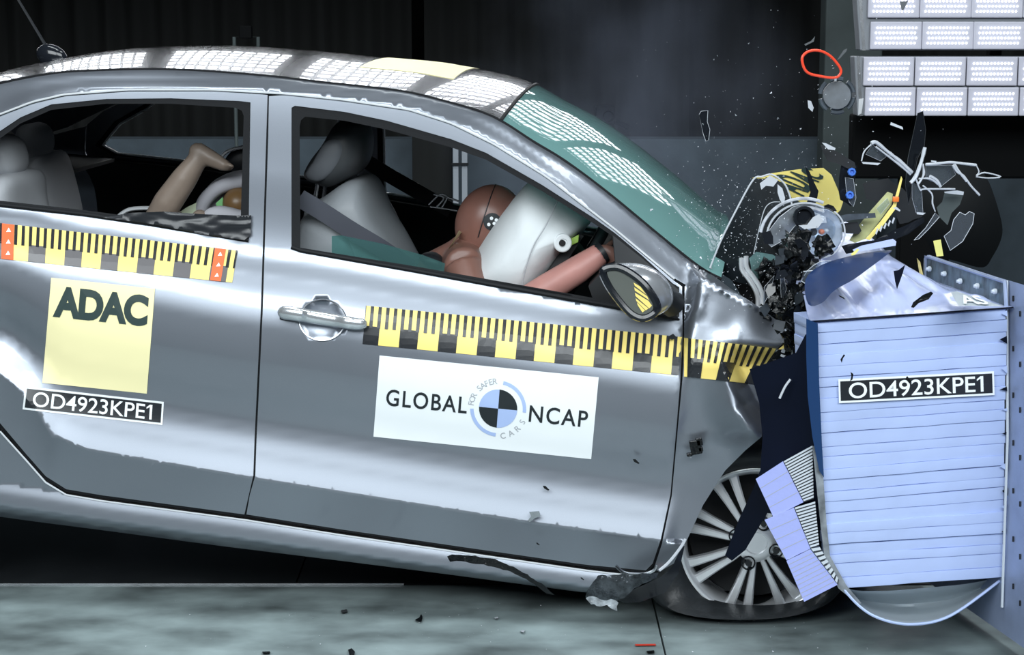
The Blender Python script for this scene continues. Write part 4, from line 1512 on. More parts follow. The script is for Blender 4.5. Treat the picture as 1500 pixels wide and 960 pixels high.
# front passenger seat back, its shade painted as dark leather
pillow('passenger_seat', [(455, 500), (470, 330), (492, 300), (520, 290), (545, 300), (575, 360), (600, 440), (590, 500)], .98, 1.42, 'leather_shaded', None, 5)
# driver airbag in front of the dummy
ec = to_car(carY(770, 356, .42))
d1 = np.array([math.cos(math.radians(38)), 0, math.sin(math.radians(38))]); d2 = np.array([-d1[2], 0, d1[0]])
bag_px = curve_pts([(674, 426), (687, 386), (713, 342), (743, 302), (770, 274), (800, 274), (832, 298), (862, 326), (852, 346), (824, 380), (798, 414), (772, 446), (730, 460), (690, 452)], 5, True)
bag = lumpy('airbag', bag_px, .17, .66, 'airbag', car, 16, 2.3, .22)
bag.data.materials[0] = M['airbag']
sm = [carY(u, v, Y) for (u, v), Y in zip([(818, 292), (800, 330), (782, 360), (770, 395), (764, 425)], [.245, .185, .168, .170, .185])]
V, Fc = tube_vf(curve_pts(sm, 6), .0015, seg=5)
mk('airbag_seam', V, Fc, 'seam', bag)
c = carY(824, 356, .205)
V, Fc = lathe_vf(c, -CM[:, 1] + CM[:, 0] * .35, CM[:, 2], [(-.01, .024), (.004, .024), (.006, .021), (.006, .012), (.003, .011), (.003, .001)], 24)
mk('airbag_vent', V, Fc, 'airbag', bag, sharp=30)
V, Fc = lathe_vf(c + CM[:, 1] * -.006, -CM[:, 1] + CM[:, 0] * .35, CM[:, 2], [(-.004, .0085), (.002, .0085), (.002, .001)], 16)
mk('vent_hole', V, Fc, 'dark', bag)
# steering wheel behind the airbag
swc = to_car(carY(852, 392, .42))
sd1 = np.array([.42, 0, .90]); sd1 /= np.linalg.norm(sd1)
ring = [to_world(swc + .175 * (math.cos(t) * sd1 + math.sin(t) * np.array([0, 1, 0]))) for t in np.linspace(0, 2 * PI, 48, endpoint=False)]
V, Fc = tube_vf(ring, .015, True, 10)
sw = mk('steering_wheel', V, Fc, 'black', car)
V, Fc = tube_vf([to_world(swc - .17 * np.array([0, 1, 0])), to_world(swc), to_world(swc + .17 * np.array([0, 1, 0]))], [.016, .045, .016], seg=10)
mk('wheel_hub', V, Fc, 'black', sw)
belt('buckle_strap', [(788, 428), (812, 398), (832, 366), (848, 342)], [.22, .24, .26, .28], .030, 'belt')
V, Fc = box_vf(carY(810, 401, .215), (CM[:, 0] * .016 + CM[:, 2] * .006, CM[:, 1] * .006, CM[:, 2] * .011), .002)
mk('red_buckle', V, Fc, mat('red_buckle', (.75, .05, .03), .4), car, smooth=False)
V, Fc = box_vf(carY(842, 352, .255), (CM[:, 0] * .010 + CM[:, 2] * .006, CM[:, 1] * .005, CM[:, 2] * .010), .002)
mk('green_band', V, Fc, mat('green_band', (.40, .62, .12), .5), car, smooth=False)
# lowered window glass sticking up behind the belt line
gp = [(486, 346), (500, 345), (560, 357), (620, 374), (652, 386), (650, 400), (600, 396), (486, 375)]
panel('window_glass', gp, lambda u, v, off: surf(u, v, off), 'tealglass', car, (), 12, (), .004, -.03)
dash = []
for k in range(24):
    for j in range(3):
        u = 500 + 6.1 * k + j * 1.5; v = 351 + (u - 500) * .21 + j * 5.5
        if u < 640 and v < 345 + (u - 486) * .30 + 16 and not (18 < k % 10 + j * 3 < 20):
            dash.append([(u, v), (u + 4.6, v + 1.0), (u + 4.0, v + 3.6), (u - .6, v + 2.6)])
# crumpled black film along the rear window sill
film = [(150, 319), (190, 312), (240, 310), (300, 314), (350, 316), (368, 315), (367, 344), (358, 352), (300, 344), (220, 328)]


def film_map(u, v, off):
    n = np.array([noise.noise(Vector((a * .022, b * .16, 2))) + .4 * noise.noise(Vector((a * .05 + b * .1, b * .3, 5))) for a, b in zip(u, v)])
    return surf(u, v, off + .012 + .006 * n)


M['film'] = mat('black_crinkled_film', (.018, .020, .024), .28)
panel('sill_film', film, film_map, 'film', car, (), 4.5, (), .002, 0, label='crinkled black film along the window sill', sharp=80)

# ------------------------------------------------------------------ driver dummy
dbase = carY(660, 560, .42)
dummy = thing('crash_test_dummy', 'brown driver dummy with its head in the white airbag', 'dummy', dbase)


def fused(name, pieces, m, parent, voxel=.007, smooth_it=8):
    """one continuous skin grown over overlapping limbs"""
    V, Fc = cat_all(*pieces)
    o = mk(name, V, Fc, m, parent)
    r = o.modifiers.new('skin', 'REMESH'); r.mode = 'VOXEL'; r.voxel_size = voxel; r.use_smooth_shade = True
    s = o.modifiers.new('soften', 'SMOOTH'); s.factor = .5; s.iterations = smooth_it
    return o


CY = lambda u, v, Y: carY(u, v, Y)
X_, Y_, Z_ = CM[:, 0], CM[:, 1], CM[:, 2]
body = fused('body', [
    tube_vf([CY(655, 440, .42), CY(672, 400, .42), CY(690, 372, .42), CY(700, 350, .42)], [.12, .11, .07, .05], seg=20, flat=None),
    tube_vf([CY(680, 392, .24), CY(680, 388, .42), CY(680, 392, .62)], [.055, .07, .055], seg=16),
    ell_vf(CY(672, 430, .42), (X_ * .10, Y_ * .17, Z_ * .10)),
    tube_vf([CY(678, 390, .25), CY(690, 432, .20), CY(712, 470, .18)], [.055, .050, .045], seg=14),
    tube_vf([CY(678, 390, .60), CY(700, 430, .62), CY(760, 440, .62), CY(850, 362, .58)], [.055, .048, .042, .034], seg=14),
], 'skin', dummy, .008)
fa = fused('forearm', [
    tube_vf([CY(760, 448, .165), CY(800, 424, .165), CY(845, 396, .17), CY(880, 372, .185)], [.038, .040, .037, .030], seg=18),
], 'skin_pink', dummy, .005, 4)
V, Fc = tube_vf([CY(876, 374, .185), CY(884, 369, .19)], [.029, .029], seg=16)
mk('wrist_joint', V, Fc, 'black', dummy)
hand = fused('hand', [
    ell_vf(CY(893, 374, .20), (X_ * .034 + Z_ * -.010, Y_ * .014, Z_ * .026)),
] + [tube_vf([CY(893 + 2, 366 + 6 * k, .20), CY(905, 366 + 6.5 * k, .212), CY(909, 371 + 6.5 * k, .235), CY(902, 375 + 6 * k, .25)], [.0085, .008, .007, .006], seg=8) for k in range(4)]
    + [tube_vf([CY(888, 364, .205), CY(896, 356, .225), CY(902, 352, .245)], [.009, .008, .007], seg=8)], 'skin', dummy, .0035, 3)
M['head_skin'] = mat('head_vinyl', (.22, .105, .082), .33, noise_amt=.15, noise_scale=9)
head = mk('head', *ell_vf(CY(716, 326, .42), ((X_ * .090 + Z_ * -.012), Y_ * .076, (Z_ * .104 + X_ * .02)), 40, 26), 'head_skin', dummy)
# face, jaw and ears under the vinyl
V, Fc = cat_all(ell_vf(CY(742, 352, .42), (X_ * .055, Y_ * .058, Z_ * .055), 20, 12), ell_vf(CY(768, 338, .42), (X_ * .016, Y_ * .012, Z_ * .022), 12, 8))
mk('face', V, Fc, 'head_skin', head)
hc = to_car(CY(716, 326, .42))
seam = []
for t in np.linspace(-1.1, 1.9, 26):
    seam.append(CY(716, 326, .42) + (-.018 * X_) * math.sin(0) + Z_ * .1052 * math.cos(t) + X_ * (.022 * math.cos(t) - .012) - Y_ * .0775 * math.sin(t))
V, Fc = tube_vf(seam, .0016, seg=5)
mk('skull_seam', V, Fc, 'black', head)


def on_head(du, dv, lift=.001):
    """point of the near side of the head under a pixel"""
    d = rays([716 + du], [326 + dv])[0]
    A = np.column_stack([X_ * .090 + Z_ * -.012, Y_ * .076, Z_ * .104 + X_ * .02])
    iA = np.linalg.inv(A)
    o = iA @ (CAM - CY(716, 326, .42)); q = iA @ d
    a, b, c_ = q @ q, 2 * o @ q, o @ o - (1 + lift / .08) ** 2
    t = (-b - math.sqrt(max(b * b - 4 * a * c_, 0))) / (2 * a)
    return CAM + d * t


disc = [[on_head(5 + r * math.cos(t), -1 + r * math.sin(t), .002) for t in np.linspace(0, 2 * PI, 20, endpoint=False)] for r in (13.0, .2)]
V = np.vstack(disc); Fc = [[i, (i + 1) % 20, 20 + (i + 1) % 20, 20 + i] for i in range(20)]
tgt = mk('target_mark', V, Fc, 'ink', head, recalc=False)
dots = []
for (du, dv) in ((4, -6), (11, -3.5), (0, 3), (8, 1.5), (14, 3)):
    ring_ = [on_head(du + r * math.cos(t), dv + r * math.sin(t), .003) for r in (2.6, .1) for t in np.linspace(0, 2 * PI, 10, endpoint=False)]
    dots.append((np.array(ring_), [[i, (i + 1) % 10, 10 + (i + 1) % 10, 10 + i] for i in range(10)]))
for vf in dots[:5]:
    mk('white_dot', *vf, 'white', tgt, recalc=False)
V, Fc = lathe_vf(CY(702, 358, .42), Z_ + X_ * .25, X_, [(-.035, .045), (-.02, .050), (-.015, .044), (-.005, .044), (0, .052), (.012, .052), (.016, .03)], 28)
mk('neck', V, Fc, 'steel', dummy, sharp=30)
V, Fc = thicken(*grid_vf(lambda s, t: CY(672 - 20 * s + (4 - 8 * s) * t, 338 + 36 * s + 3 * t, .33 + .04 * t), 6, 2), Y_ * .006)
mk('vest_collar', V, Fc, mat('cream_vest', (.62, .56, .34), .8), dummy)
belt_px = [(612, 378), (628, 372), (648, 380), (655, 392), (640, 396), (622, 390)]
pillow('arm_clamp', belt_px, .30, .40, 'black', dummy, 3, 7, 3)
# instrument leads behind the head
for k, ln in enumerate([[(628, 300), (645, 285), (658, 290), (672, 295)], [(630, 303), (652, 306), (670, 309)], [(635, 285), (650, 290), (640, 303)], [(648, 284), (655, 290), (646, 306)]]):
    V, Fc = tube_vf(curve_pts([CY(u, v, .62) for u, v in ln], 5), .0028, seg=6)
    mk('sensor_lead', V, Fc, 'steel', dummy)

# ------------------------------------------------------------------ child dummy, child seat
cb = CY(260, 420, .42)
child = thing('child_dummy', 'tan child dummy thrown over, its bare leg and foot up in the rear window', 'dummy', cb)
fused('body', [
    tube_vf([CY(262, 420, .42), CY(250, 360, .42), CY(235, 315, .42)], [.10, .085, .055], seg=16),
    tube_vf([CY(225, 335, .40), CY(246, 296, .38), CY(270, 262, .38), CY(288, 236, .38), CY(292, 226, .38)], [.040, .040, .036, .028, .024], seg=18),
    tube_vf([CY(284, 224, .38), CY(291, 221, .38), CY(312, 234, .38), CY(330, 243, .38), CY(340, 246, .38)], [.016, .024, .023, .017, .009], seg=16),
    ell_vf(CY(288, 222, .38), (X_ * .022, Y_ * .022, Z_ * .024)),
] + [tube_vf([CY(332, 240 + .9 * k, .362 + .009 * k), CY(343.5 - .8 * k, 245 + .6 * k, .362 + .009 * k)], [.0075, .0055], seg=8) for k in range(5)], 'skin_tan', child, .006, 5)
head2 = mk('head', *ell_vf(CY(350, 298, .46), (X_ * .045, Y_ * .05, Z_ * .045), 24, 16), mat('child_head_ochre', (.15, .085, .035), .35), child)
kn = mk('knee', *ell_vf(CY(293, 318, .36), (X_ * .022, Y_ * .022, Z_ * .020), 20, 12), 'skin_tan', child)
csb = CY(330, 430, .5)
cs = thing('child_safety_chair', 'pale grey child seat shell behind the rear window pillar', 'seat', csb)
shell_px = [(288, 330), (289, 300), (297, 280), (312, 264), (332, 255), (360, 252), (400, 260), (410, 330), (380, 420), (300, 420)]
pillow('shell', shell_px, .50, .80, mat('pale_grey_fabric', (.42, .42, .46), .75, bump=.1, bump_scale=60), cs, 5)
V, Fc = tube_vf(curve_pts([CY(294, 316, .47), CY(299, 296, .46), CY(316, 278, .46), CY(340, 268, .46), (CY(368, 264, .46))], 5), [.020] * 21, seg=12)
mk('head_bolster', V, Fc, mat('grey_bolster', (.40, .40, .44), .7), cs)
pillow('side_wing', [(292, 330), (298, 310), (318, 303), (345, 308), (372, 318), (372, 340), (320, 345)], .34, .40, mat('grey_wing', (.46, .46, .50), .7), cs, 3)
panel('green_trim', [(316, 298), (326, 289), (329, 303), (318, 304)], pl(.455), mat('green_trim', (.16, .42, .16), .6), cs, (), 10, (), .004)
panel('pale_strap', [(258, 314), (275, 303), (288, 297), (288, 314)], pl(.45), mat('pale_green_strap', (.55, .62, .45), .7), cs, (), 10, (), .004)
V, Fc = tube_vf(curve_pts([CY(170, 320, .60), CY(190, 307, .60), CY(225, 305, .60)], 5), .006, seg=6)
mk('pale_rim', V, Fc, 'edge', cs)
V, Fc = tube_vf(curve_pts([CY(324, 230, .62), CY(333, 222, .62), CY(348, 217, .62), CY(362, 216, .62)], 5), .005, seg=6)
mk('headrest_rim', V, Fc, 'edge', cs)
pillow('headrest_back', [(326, 240), (336, 222), (352, 214), (375, 214), (380, 250), (345, 255)], .62, .78, 'black', cs, 3)
# ------------------------------------------------------------------ wrecked nose of the car: bonnet, headlamp, engine bay
def sheet(name, poly, y, m, parent=None, thick=.003, tilt=(0, 0), bend=0.0, grid=14, rim=None, rim_r=0.00105, base=None, label=None, smooth_k=0, jag=0.0, sd=0):
    """plate cut to a pixel outline, standing at depth y with its own slant and bend"""
    p = np.asarray(poly, float)
    if smooth_k:
        p = curve_pts(p, smooth_k, True)
    if jag:
        r_ = random.Random(sd)
        p = densify(p, max(5, grid * .7)); p = p + np.array([(r_.uniform(-jag, jag), r_.uniform(-jag, jag)) for _ in p])
    uc, vc = p.mean(0); ext = max(np.ptp(p[:, 0]), np.ptp(p[:, 1])) / 2 + 1e-6
    f = lambda u, v: y + tilt[0] * (u - uc) / FPX * y + tilt[1] * (v - vc) / FPX * y + bend * ((u - uc) ** 2 + (v - vc) ** 2) / ext ** 2
    mp = dep(f)
    o = panel(name, [tuple(q) for q in p], mp, m, parent, (), grid, (), thick, sharp=50)
    if label:
        o['label'] = label
    if rim:
        pts = mp(p[:, 0], p[:, 1], .001)
        V, Fc = tube_vf(pts, rim_r, True, 5)
        rm = mk('broken_edge', V, Fc, rim, o)
    return o


BON = [(1040, 392), (1056, 352), (1078, 308), (1103, 263), (1130, 256), (1149, 272), (1163, 296), (1160, 330), (1150, 372), (1130, 405), (1105, 420), (1075, 412)]
M['bonnet'] = mat('black_bonnet_underside', (.006, .009, .012), .5, .0, noise_amt=.5, noise_scale=14, bump=.15, bump_scale=30, spec=.2)
bonnet = sheet('bonnet', BON, 5.10, 'bonnet', car, .008, (-.5, -.3), .03, 9, label='black torn bonnet edge standing up')
V, Fc = tube_vf(curve_pts([P(u, v, 5.06) for u, v in [(1040, 393), (1056, 353), (1078, 309), (1103, 264), (1116, 259), (1131, 256), (1148, 268), (1156, 284), (1160, 300)]], 4), .0024, seg=6)
mk('bright_fold', V, Fc, 'frost', bonnet)
V, Fc = tube_vf(curve_pts([P(u, v, 5.07) for u, v in [(1104, 372), (1112, 336), (1120, 307), (1130, 297), (1143, 296)]], 4), .0012, seg=6)
mk('inner_rib', V, Fc, 'frost', bonnet)
sheet('torn_flap', [(1139, 270), (1146, 276), (1150, 290), (1148, 302), (1142, 292), (1139, 282)], 5.04, 'frost', bonnet, .003)
sheet('torn_flap', [(1112, 268), (1128, 258), (1140, 264), (1132, 274), (1122, 272), (1114, 278)], 5.05, 'frost', bonnet, .003, jag=1.5)
STK = [(1101, 261), (1130, 254), (1170, 248), (1206, 246), (1218, 256), (1230, 284), (1235, 296), (1231, 308), (1222, 317), (1206, 311), (1192, 300), (1172, 296), (1160, 290), (1150, 276), (1136, 262)]
fy = lambda u, v: 5.12 + .0008 * (u - 1101) + .06 * ((v - 250) / 70) * .3
fold = panel('bonnet_fold', STK, dep(fy), 'yellow', car, (), 10, (), .004, label='yellow sticker bent over the folded bonnet')
for tx, q in (('ADAC', [(1112, 262), (1184, 245), (1208, 259), (1178, 289)]),):
    letters('lettering', tx, q, (0, 0, 1, 1), dep(fy), 'greenink', fold, .004, bold=.03)
sheet('black_strip', [(1179, 242), (1186, 252), (1194, 270), (1199, 280), (1196, 296), (1190, 302), (1182, 296), (1187, 282), (1184, 266)], 5.09, 'blackgloss', fold, .006)
sheet('black_clip', [(1206, 302), (1213, 299), (1221, 302), (1226, 309), (1219, 311), (1216, 316), (1208, 310)], 5.08, 'blackgloss', fold, .012)

# headlamp unit
hl = sheet('headlamp', [(1122, 340), (1130, 325), (1146, 310), (1166, 301), (1186, 299), (1206, 306), (1222, 320), (1232, 337), (1233, 350), (1224, 362), (1208, 375), (1196, 382), (1187, 372), (1182, 356), (1170, 350), (1150, 358), (1128, 362), (1119, 352)], 5.05, 'black', car, .02, (.2, 0), -.02, 10)
M['reflector'] = mat('lamp_reflector', (.66, .69, .76), .28, .35, noise_amt=.3, noise_scale=40)
bowl_c = P(1200, 340, 4.97)
V, Fc = lathe_vf(bowl_c, np.array([.25, -.95, .1]), (0, 0, 1), [(-.035, .010), (-.03, .028), (-.015, .045), (.005, .056), (.010, .058), (.008, .060), (-.02, .050), (-.04, .012)], 36, False)
mk('reflector', V, Fc, 'reflector', hl, sharp=50)
V, Fc = ell_vf(bowl_c + np.array([.004, -.012, .002]), ((.008, 0, 0), (0, .010, 0), (0, 0, .007)), 14, 8)
mk('bulb', V, Fc, mat('amber_bulb', (.75, .20, .10), .25), hl)
V, Fc = ell_vf(bowl_c + np.array([.016, -.012, .004]), ((.007, 0, 0), (0, .010, 0), (0, 0, .006)), 12, 8)
mk('bulb', V, Fc, 'frost', hl)
for k, r in enumerate((.058, .068, .082, .095, .108)):
    pts = [bowl_c + np.array([-.028 - .004 * k + r * math.cos(a), -.006 - .004 * k, r * .92 * math.sin(a) - .012]) for a in np.linspace(.9 + .05 * k, 3.0, 16)]
    V, Fc = tube_vf(pts, .0028 if k % 2 else .0042, seg=6)
    mk('lens_rib', V, Fc, 'frost' if k % 2 else 'reflector', hl)
lens = lambda a: bowl_c + np.array([.062 * math.cos(a), -.018, .064 * math.sin(a)])
V, Fc = tube_vf([lens(a) for a in np.linspace(-1.9, 1.0, 24)], .0022, seg=6)
mk('lens_rim', V, Fc, 'frost', hl)
V, Fc = ell_vf(bowl_c + np.array([-.005, .0, 0]), ((.066, 0, 0), (0, .032, 0), (0, 0, .066)), 28, 14)
mk('lens', V, Fc, 'clear', hl)
V, Fc = lathe_vf(P(1178, 318, 4.93), (0, -1, .1), (0, 0, 1), [(-.03, .026), (0, .028), (.004, .026), (.004, .020), (-.01, .018), (-.01, .002)], 24)
mk('projector', V, Fc, 'blackgloss', hl, sharp=30)
M['lensgrey'] = mat('scuffed_lens', (.30, .33, .37), .3, .4, noise_amt=.5, noise_scale=25)
sheet('lens_shell', [(1120, 352), (1128, 336), (1142, 318), (1162, 303), (1188, 297), (1206, 305), (1192, 316), (1174, 321), (1162, 334), (1148, 352), (1130, 362)], 4.95, 'lensgrey', hl, .004, (.3, .2), .02, 8, rim='frost', rim_r=.0008)
sheet('lamp_bracket', [(1190, 318), (1200, 314), (1206, 324), (1198, 334), (1178, 336), (1170, 330), (1182, 330)], 4.92, 'frost', hl, .004, jag=1)

# dark crumpled engine bay, many small torn pieces
eb = sheet('engine_bay', [(1062, 402), (1100, 380), (1128, 352), (1180, 345), (1200, 372), (1200, 440), (1190, 480), (1180, 520), (1150, 520), (1128, 500), (1112, 462), (1085, 438)], 5.25, 'dark', car, .30, grid=18, jag=4, sd=2)
rnd = random.Random(11)
M['torn_black'] = mat('torn_black_plastic', (.004, .005, .006), .25, bump=.5, bump_scale=60)


M['capgrey0'] = mat('grey_torn_plastic', (.03, .037, .045), .3)


def chunk_vf(u, v, y, r, seed):
    rr = random.Random(seed)
    bm = bmesh.new()
    bmesh.ops.create_icosphere(bm, subdivisions=3, radius=1)
    c = P(u, v, y)
    sx, sy, sz = (r * rr.uniform(.55, 1.3) for _ in range(3))
    R = Matrix.Rotation(rr.uniform(0, 6.28), 3, 'Y') @ Matrix.Rotation(rr.uniform(0, 3), 3, 'X')
    for w in bm.verts:
        k = 1 + .75 * noise.noise(w.co * 2.2 + Vector((seed, 0, 0))) + .35 * noise.noise(w.co * 5 + Vector((seed, 3, 0)))
        q = R @ Vector((w.co.x * sx * k, w.co.y * sy * k, w.co.z * sz * k))
        w.co = Vector(c) + q
    bm.verts.index_update()
    V = np.array([w.co[:] for w in bm.verts]); Fc = [[w.index for w in f.verts] for f in bm.faces]
    bm.free()
    return V, Fc


for k, (u, v, r) in enumerate([(1165, 362, .035), (1176, 390, .03), (1150, 385, .03), (1140, 415, .03), (1168, 430, .032), (1152, 452, .03), (1186, 455, .026), (1140, 470, .026), (1172, 478, .03), (1155, 500, .024), (1130, 440, .024),
                               (1186, 420, .022), (1120, 460, .02), (1140, 492, .02), (1176, 505, .018), (1125, 395, .024), (1190, 400, .018), (1166, 345, .026), (1205, 362, .02)]):
    o = mk('torn_piece', *chunk_vf(u, v, (4.82 if u > 1145 and v > 350 else 4.95) + .02 * (k % 4), r * .95, k + 5), 'torn_black', car, sharp=35)
sheet('coolant_tank', [(1098, 380), (1108, 370), (1130, 372), (1141, 380), (1142, 396), (1130, 408), (1112, 412), (1100, 400)], 5.03, mat('green_tank', (.09, .17, .17), .4, noise_amt=.5, noise_scale=30), car, .05, jag=1.5, sd=4, label='green cracked tank piece')
for k in range(34):
    u, v = rnd.gauss(1158, 20), rnd.gauss(420, 46)
    if v < 340 or u > 1196: continue
    n_ = 4 + k % 2
    a0 = rnd.uniform(0, 6.28)
    poly = [(u + rnd.uniform(3, 15) * math.cos(a0 + 2 * PI * j / n_), v + rnd.uniform(3, 15) * math.sin(a0 + 2 * PI * j / n_)) for j in range(n_)]
    sheet('torn_flake', poly, 4.76 + .01 * (k % 7), ('torn_black', 'blackgloss', 'capgrey0')[k % 3], car, .003, (rnd.uniform(-1, 1), rnd.uniform(-1, 1)))
hose = [(1086, 378), (1087, 395), (1096, 408), (1105, 422), (1110, 436), (1110, 450)]
for dx in (0, 7):
    V, Fc = tube_vf(curve_pts([P(u + dx, v - dx * .4, 4.96) for u, v in hose], 6), .0062, seg=8)
    mk('hose', V, Fc, 'alloy', car, label='bright metal hose')
sheet('wing_tip', [(1102, 452), (1116, 448), (1114, 452), (1106, 457)], 4.94, 'frost', car, .004)
sheet('wing_lip', [(1120, 480), (1126, 484), (1133, 500), (1128, 500)], 4.93, 'frost', car, .004)
for p in ([(1143, 405), (1148, 404), (1152, 424), (1145, 446), (1144, 430)], [(1120, 420), (1134, 404), (1128, 430), (1118, 446)]):
    sheet('clear_splinter', p, 4.95, 'clear', car, .003, (.4, .2), rim='frost', rim_r=0.00056)
yel = [([(1140, 512), (1160, 496), (1177, 490), (1177, 496), (1160, 502), (1146, 512)], 4.86), ([(1166, 507), (1177, 502), (1178, 525), (1168, 528), (1165, 520), (1171, 514)], 4.85)]
for p, y in yel:
    sheet('torn_tape', p, y, 'tape_yellow', car, .003, label='torn yellow end of the measuring tape')
sheet('wing_skin', [(1120, 536), (1140, 512), (1160, 503), (1176, 500), (1178, 520), (1160, 528), (1135, 534)], 4.90, 'torn_black', car, .004, jag=1.5, sd=8)
for p in ([(1146, 509), (1152, 510), (1149, 518), (1144, 516)], [(1157, 510), (1161, 514), (1163, 525), (1160, 524)], [(1144, 519), (1151, 521), (1148, 524), (1143, 522)]):
    sheet('white_chip', p, 4.885, 'frost', car, .003)

# ------------------------------------------------------------------ flying and hanging pieces
def bit(name, poly, y, m, label, cat, group=None, **kw):
    return tag(sheet(name, poly, y, m, None, **kw), label, cat, group)


ring_px = [(1175, 86), (1180, 78), (1190, 74), (1203, 75), (1216, 82), (1227, 94), (1232, 104), (1228, 112), (1218, 114), (1203, 112), (1186, 108), (1178, 100)]
V, Fc = tube_vf(curve_pts([P(u, v, 4.9 + .0004 * (u - 1200)) for u, v in ring_px], 5, True), .0034, True, 8)
tag(mk('cable_loop', V, Fc, mat('red_cable', (.85, .07, .03), .35)), 'bright red cable loop flying above the crash', 'cable')
cc = P(1226, 140, 4.95)
cap = thing('lamp_cap', 'round dark lamp cap with notched rim, flying under the red loop', 'cap', cc)  # cap of a lamp, thrown clear
M['capgrey'] = mat('dark_grey_plastic', (.055, .068, .085), .35, noise_amt=.3, noise_scale=50)
V, Fc = lathe_vf(cc, (-.1, -1, .15), (0, 0, 1), [(-.012, .034), (-.006, .036), (.0, .036), (.004, .034), (.004, .033)], 40)
mk('disc', V, Fc, 'capgrey', cap, sharp=30)
for k in range(6):
    a0 = 2 * PI * k / 6 + .2
    pts = [cc + np.array([.042 * math.cos(a), .0, .042 * math.sin(a)]) for a in np.linspace(a0, a0 + .75, 8)]
    V, Fc = tube_vf(pts, .0055, seg=6)
    mk('rim_tab', V, Fc, 'capgrey', cap)
V, Fc = tube_vf([cc + np.array([-.006, -.006, .036]), cc + np.array([-.004, -.008, .048])], .003, seg=6)
mk('latch', V, Fc, 'frost', cap)
bit('glass_shard', [(1024, 168), (1027, 163), (1037, 162), (1036, 178), (1040, 190), (1038, 205), (1034, 207), (1030, 196)], 5.3, 'blackgloss', 'long dark splinter with bright edges flying above the windscreen', 'splinter', rim='frost', rim_r=0.00063)
bit('plastic_pin', [(1183, 147), (1188, 148), (1192, 158), (1190, 164), (1184, 158)], 5.0, 'frost', 'small pale pin with a red tip left of the round cap', 'pin')
bit('white_chip', [(1204, 209), (1210, 210), (1224, 217), (1223, 220), (1213, 219)], 5.0, 'frost', 'white wedge-shaped chip at the top of the black bracket', 'chip')
bit('white_chip', [(1305, 179), (1322, 186), (1323, 190), (1304, 183)], 5.0, 'frost', 'small white bar-shaped chip close under the lower lamp bank', 'chip')
bit('white_chip', [(1258, 145), (1265, 144), (1262, 166), (1257, 169)], 5.1, 'alloy', 'upright grey chip at the left end of the lower lamp bank', 'chip')
bit('grey_splinter', [(1318, 2), (1326, 2), (1331, 0), (1324, 14), (1321, 16)], 5.1, 'alloydark', 'small grey splinter before the upper lamp bank', 'splinter')
bit('grey_splinter', [(1178, 65), (1188, 60), (1194, 53), (1192, 61), (1180, 67)], 5.0, 'alloydark', 'thin curved grey splinter above the red loop', 'splinter')
bit('black_splinter', [(1226, 88), (1236, 73), (1241, 71), (1240, 75), (1230, 86)], 5.0, 'alloydark', 'thin dark splinter at the right of the red loop', 'splinter')
# black bracket with blue clips
bp = P(1235, 260, 5.05)
br = thing('bracket', 'black plastic bracket holding two blue clips, in mid-air', 'bracket', bp)
sheet('arm', [(1202, 212), (1216, 216), (1252, 238), (1254, 246), (1244, 248), (1228, 240), (1212, 236), (1206, 224)], 5.05, 'black', br, .015)
sheet('body', [(1232, 240), (1256, 243), (1252, 262), (1250, 284), (1253, 296), (1246, 303), (1238, 296), (1230, 292), (1228, 270)], 5.06, 'blackgloss', br, .02, jag=1)
sheet('clear_cover', [(1238, 260), (1250, 262), (1252, 276), (1254, 290), (1250, 303), (1244, 296), (1240, 280)], 5.03, 'clear', br, .004, rim='frost', rim_r=0.00056)
M['clipblue'] = mat('blue_clip', (.05, .17, .62), .4)
for u, v in ((1248, 252), (1245, 286)):
    V, Fc = lathe_vf(P(u, v, 5.02), (0, -1, .1), (0, 0, 1), [(-.012, .010), (0, .011), (.003, .009), (.003, .006), (-.004, .005), (-.004, .001)], 8)
    mk('blue_clip', V, Fc, 'clipblue', br, sharp=30)
# black tall splinter and large dark bumper skin
bit('black_splinter', [(1344, 166), (1352, 163), (1356, 190), (1354, 214), (1344, 232), (1338, 262), (1331, 300), (1326, 270), (1330, 232), (1336, 204)], 5.2, 'blackgloss', 'tall black splinter reaching up to the lower lamp bank', 'splinter', tilt=(.6, .1), rim='alloydark', rim_r=0.00056)
M['smoked'] = mat('matt_black_panel', (.005, .006, .007), .6, spec=.12)
bit('bumper_skin', [(1352, 244), (1392, 236), (1428, 242), (1446, 262), (1458, 292), (1468, 330), (1466, 352), (1454, 376), (1440, 392), (1405, 384), (1370, 372), (1352, 340), (1340, 300)], 5.9, 'smoked', 'large rounded black bumper skin flying behind the barrier plate', 'panel', smooth_k=4, thick=.02, bend=.05)
# clear broken lamp mouldings: a thin pane with bright broken bars
def moulding(label, bars, pane, y):
    allp = np.array([p for b_ in bars for p in b_[0]], float)
    root = thing('clear_moulding', label, 'fragment', P(allp[:, 0].mean(), allp[:, 1].max(), y))
    for pts, r in bars:
        w3 = curve_pts([P(u, v, y + .0005 * (u - allp[:, 0].mean())) for u, v in pts], 4)
        V, Fc = tube_vf(w3, np.broadcast_to(r, (len(w3),)) * (1 + .35 * np.array([noise.noise(Vector(p * 60)) for p in w3])), seg=6)
        mk('broken_bar', V, Fc, 'frost', root)
    for p in pane:
        sheet('pane', p, y + .01, 'clear', root, .003, (.5, .3), rim='frost', rim_r=0.00042)
    return root


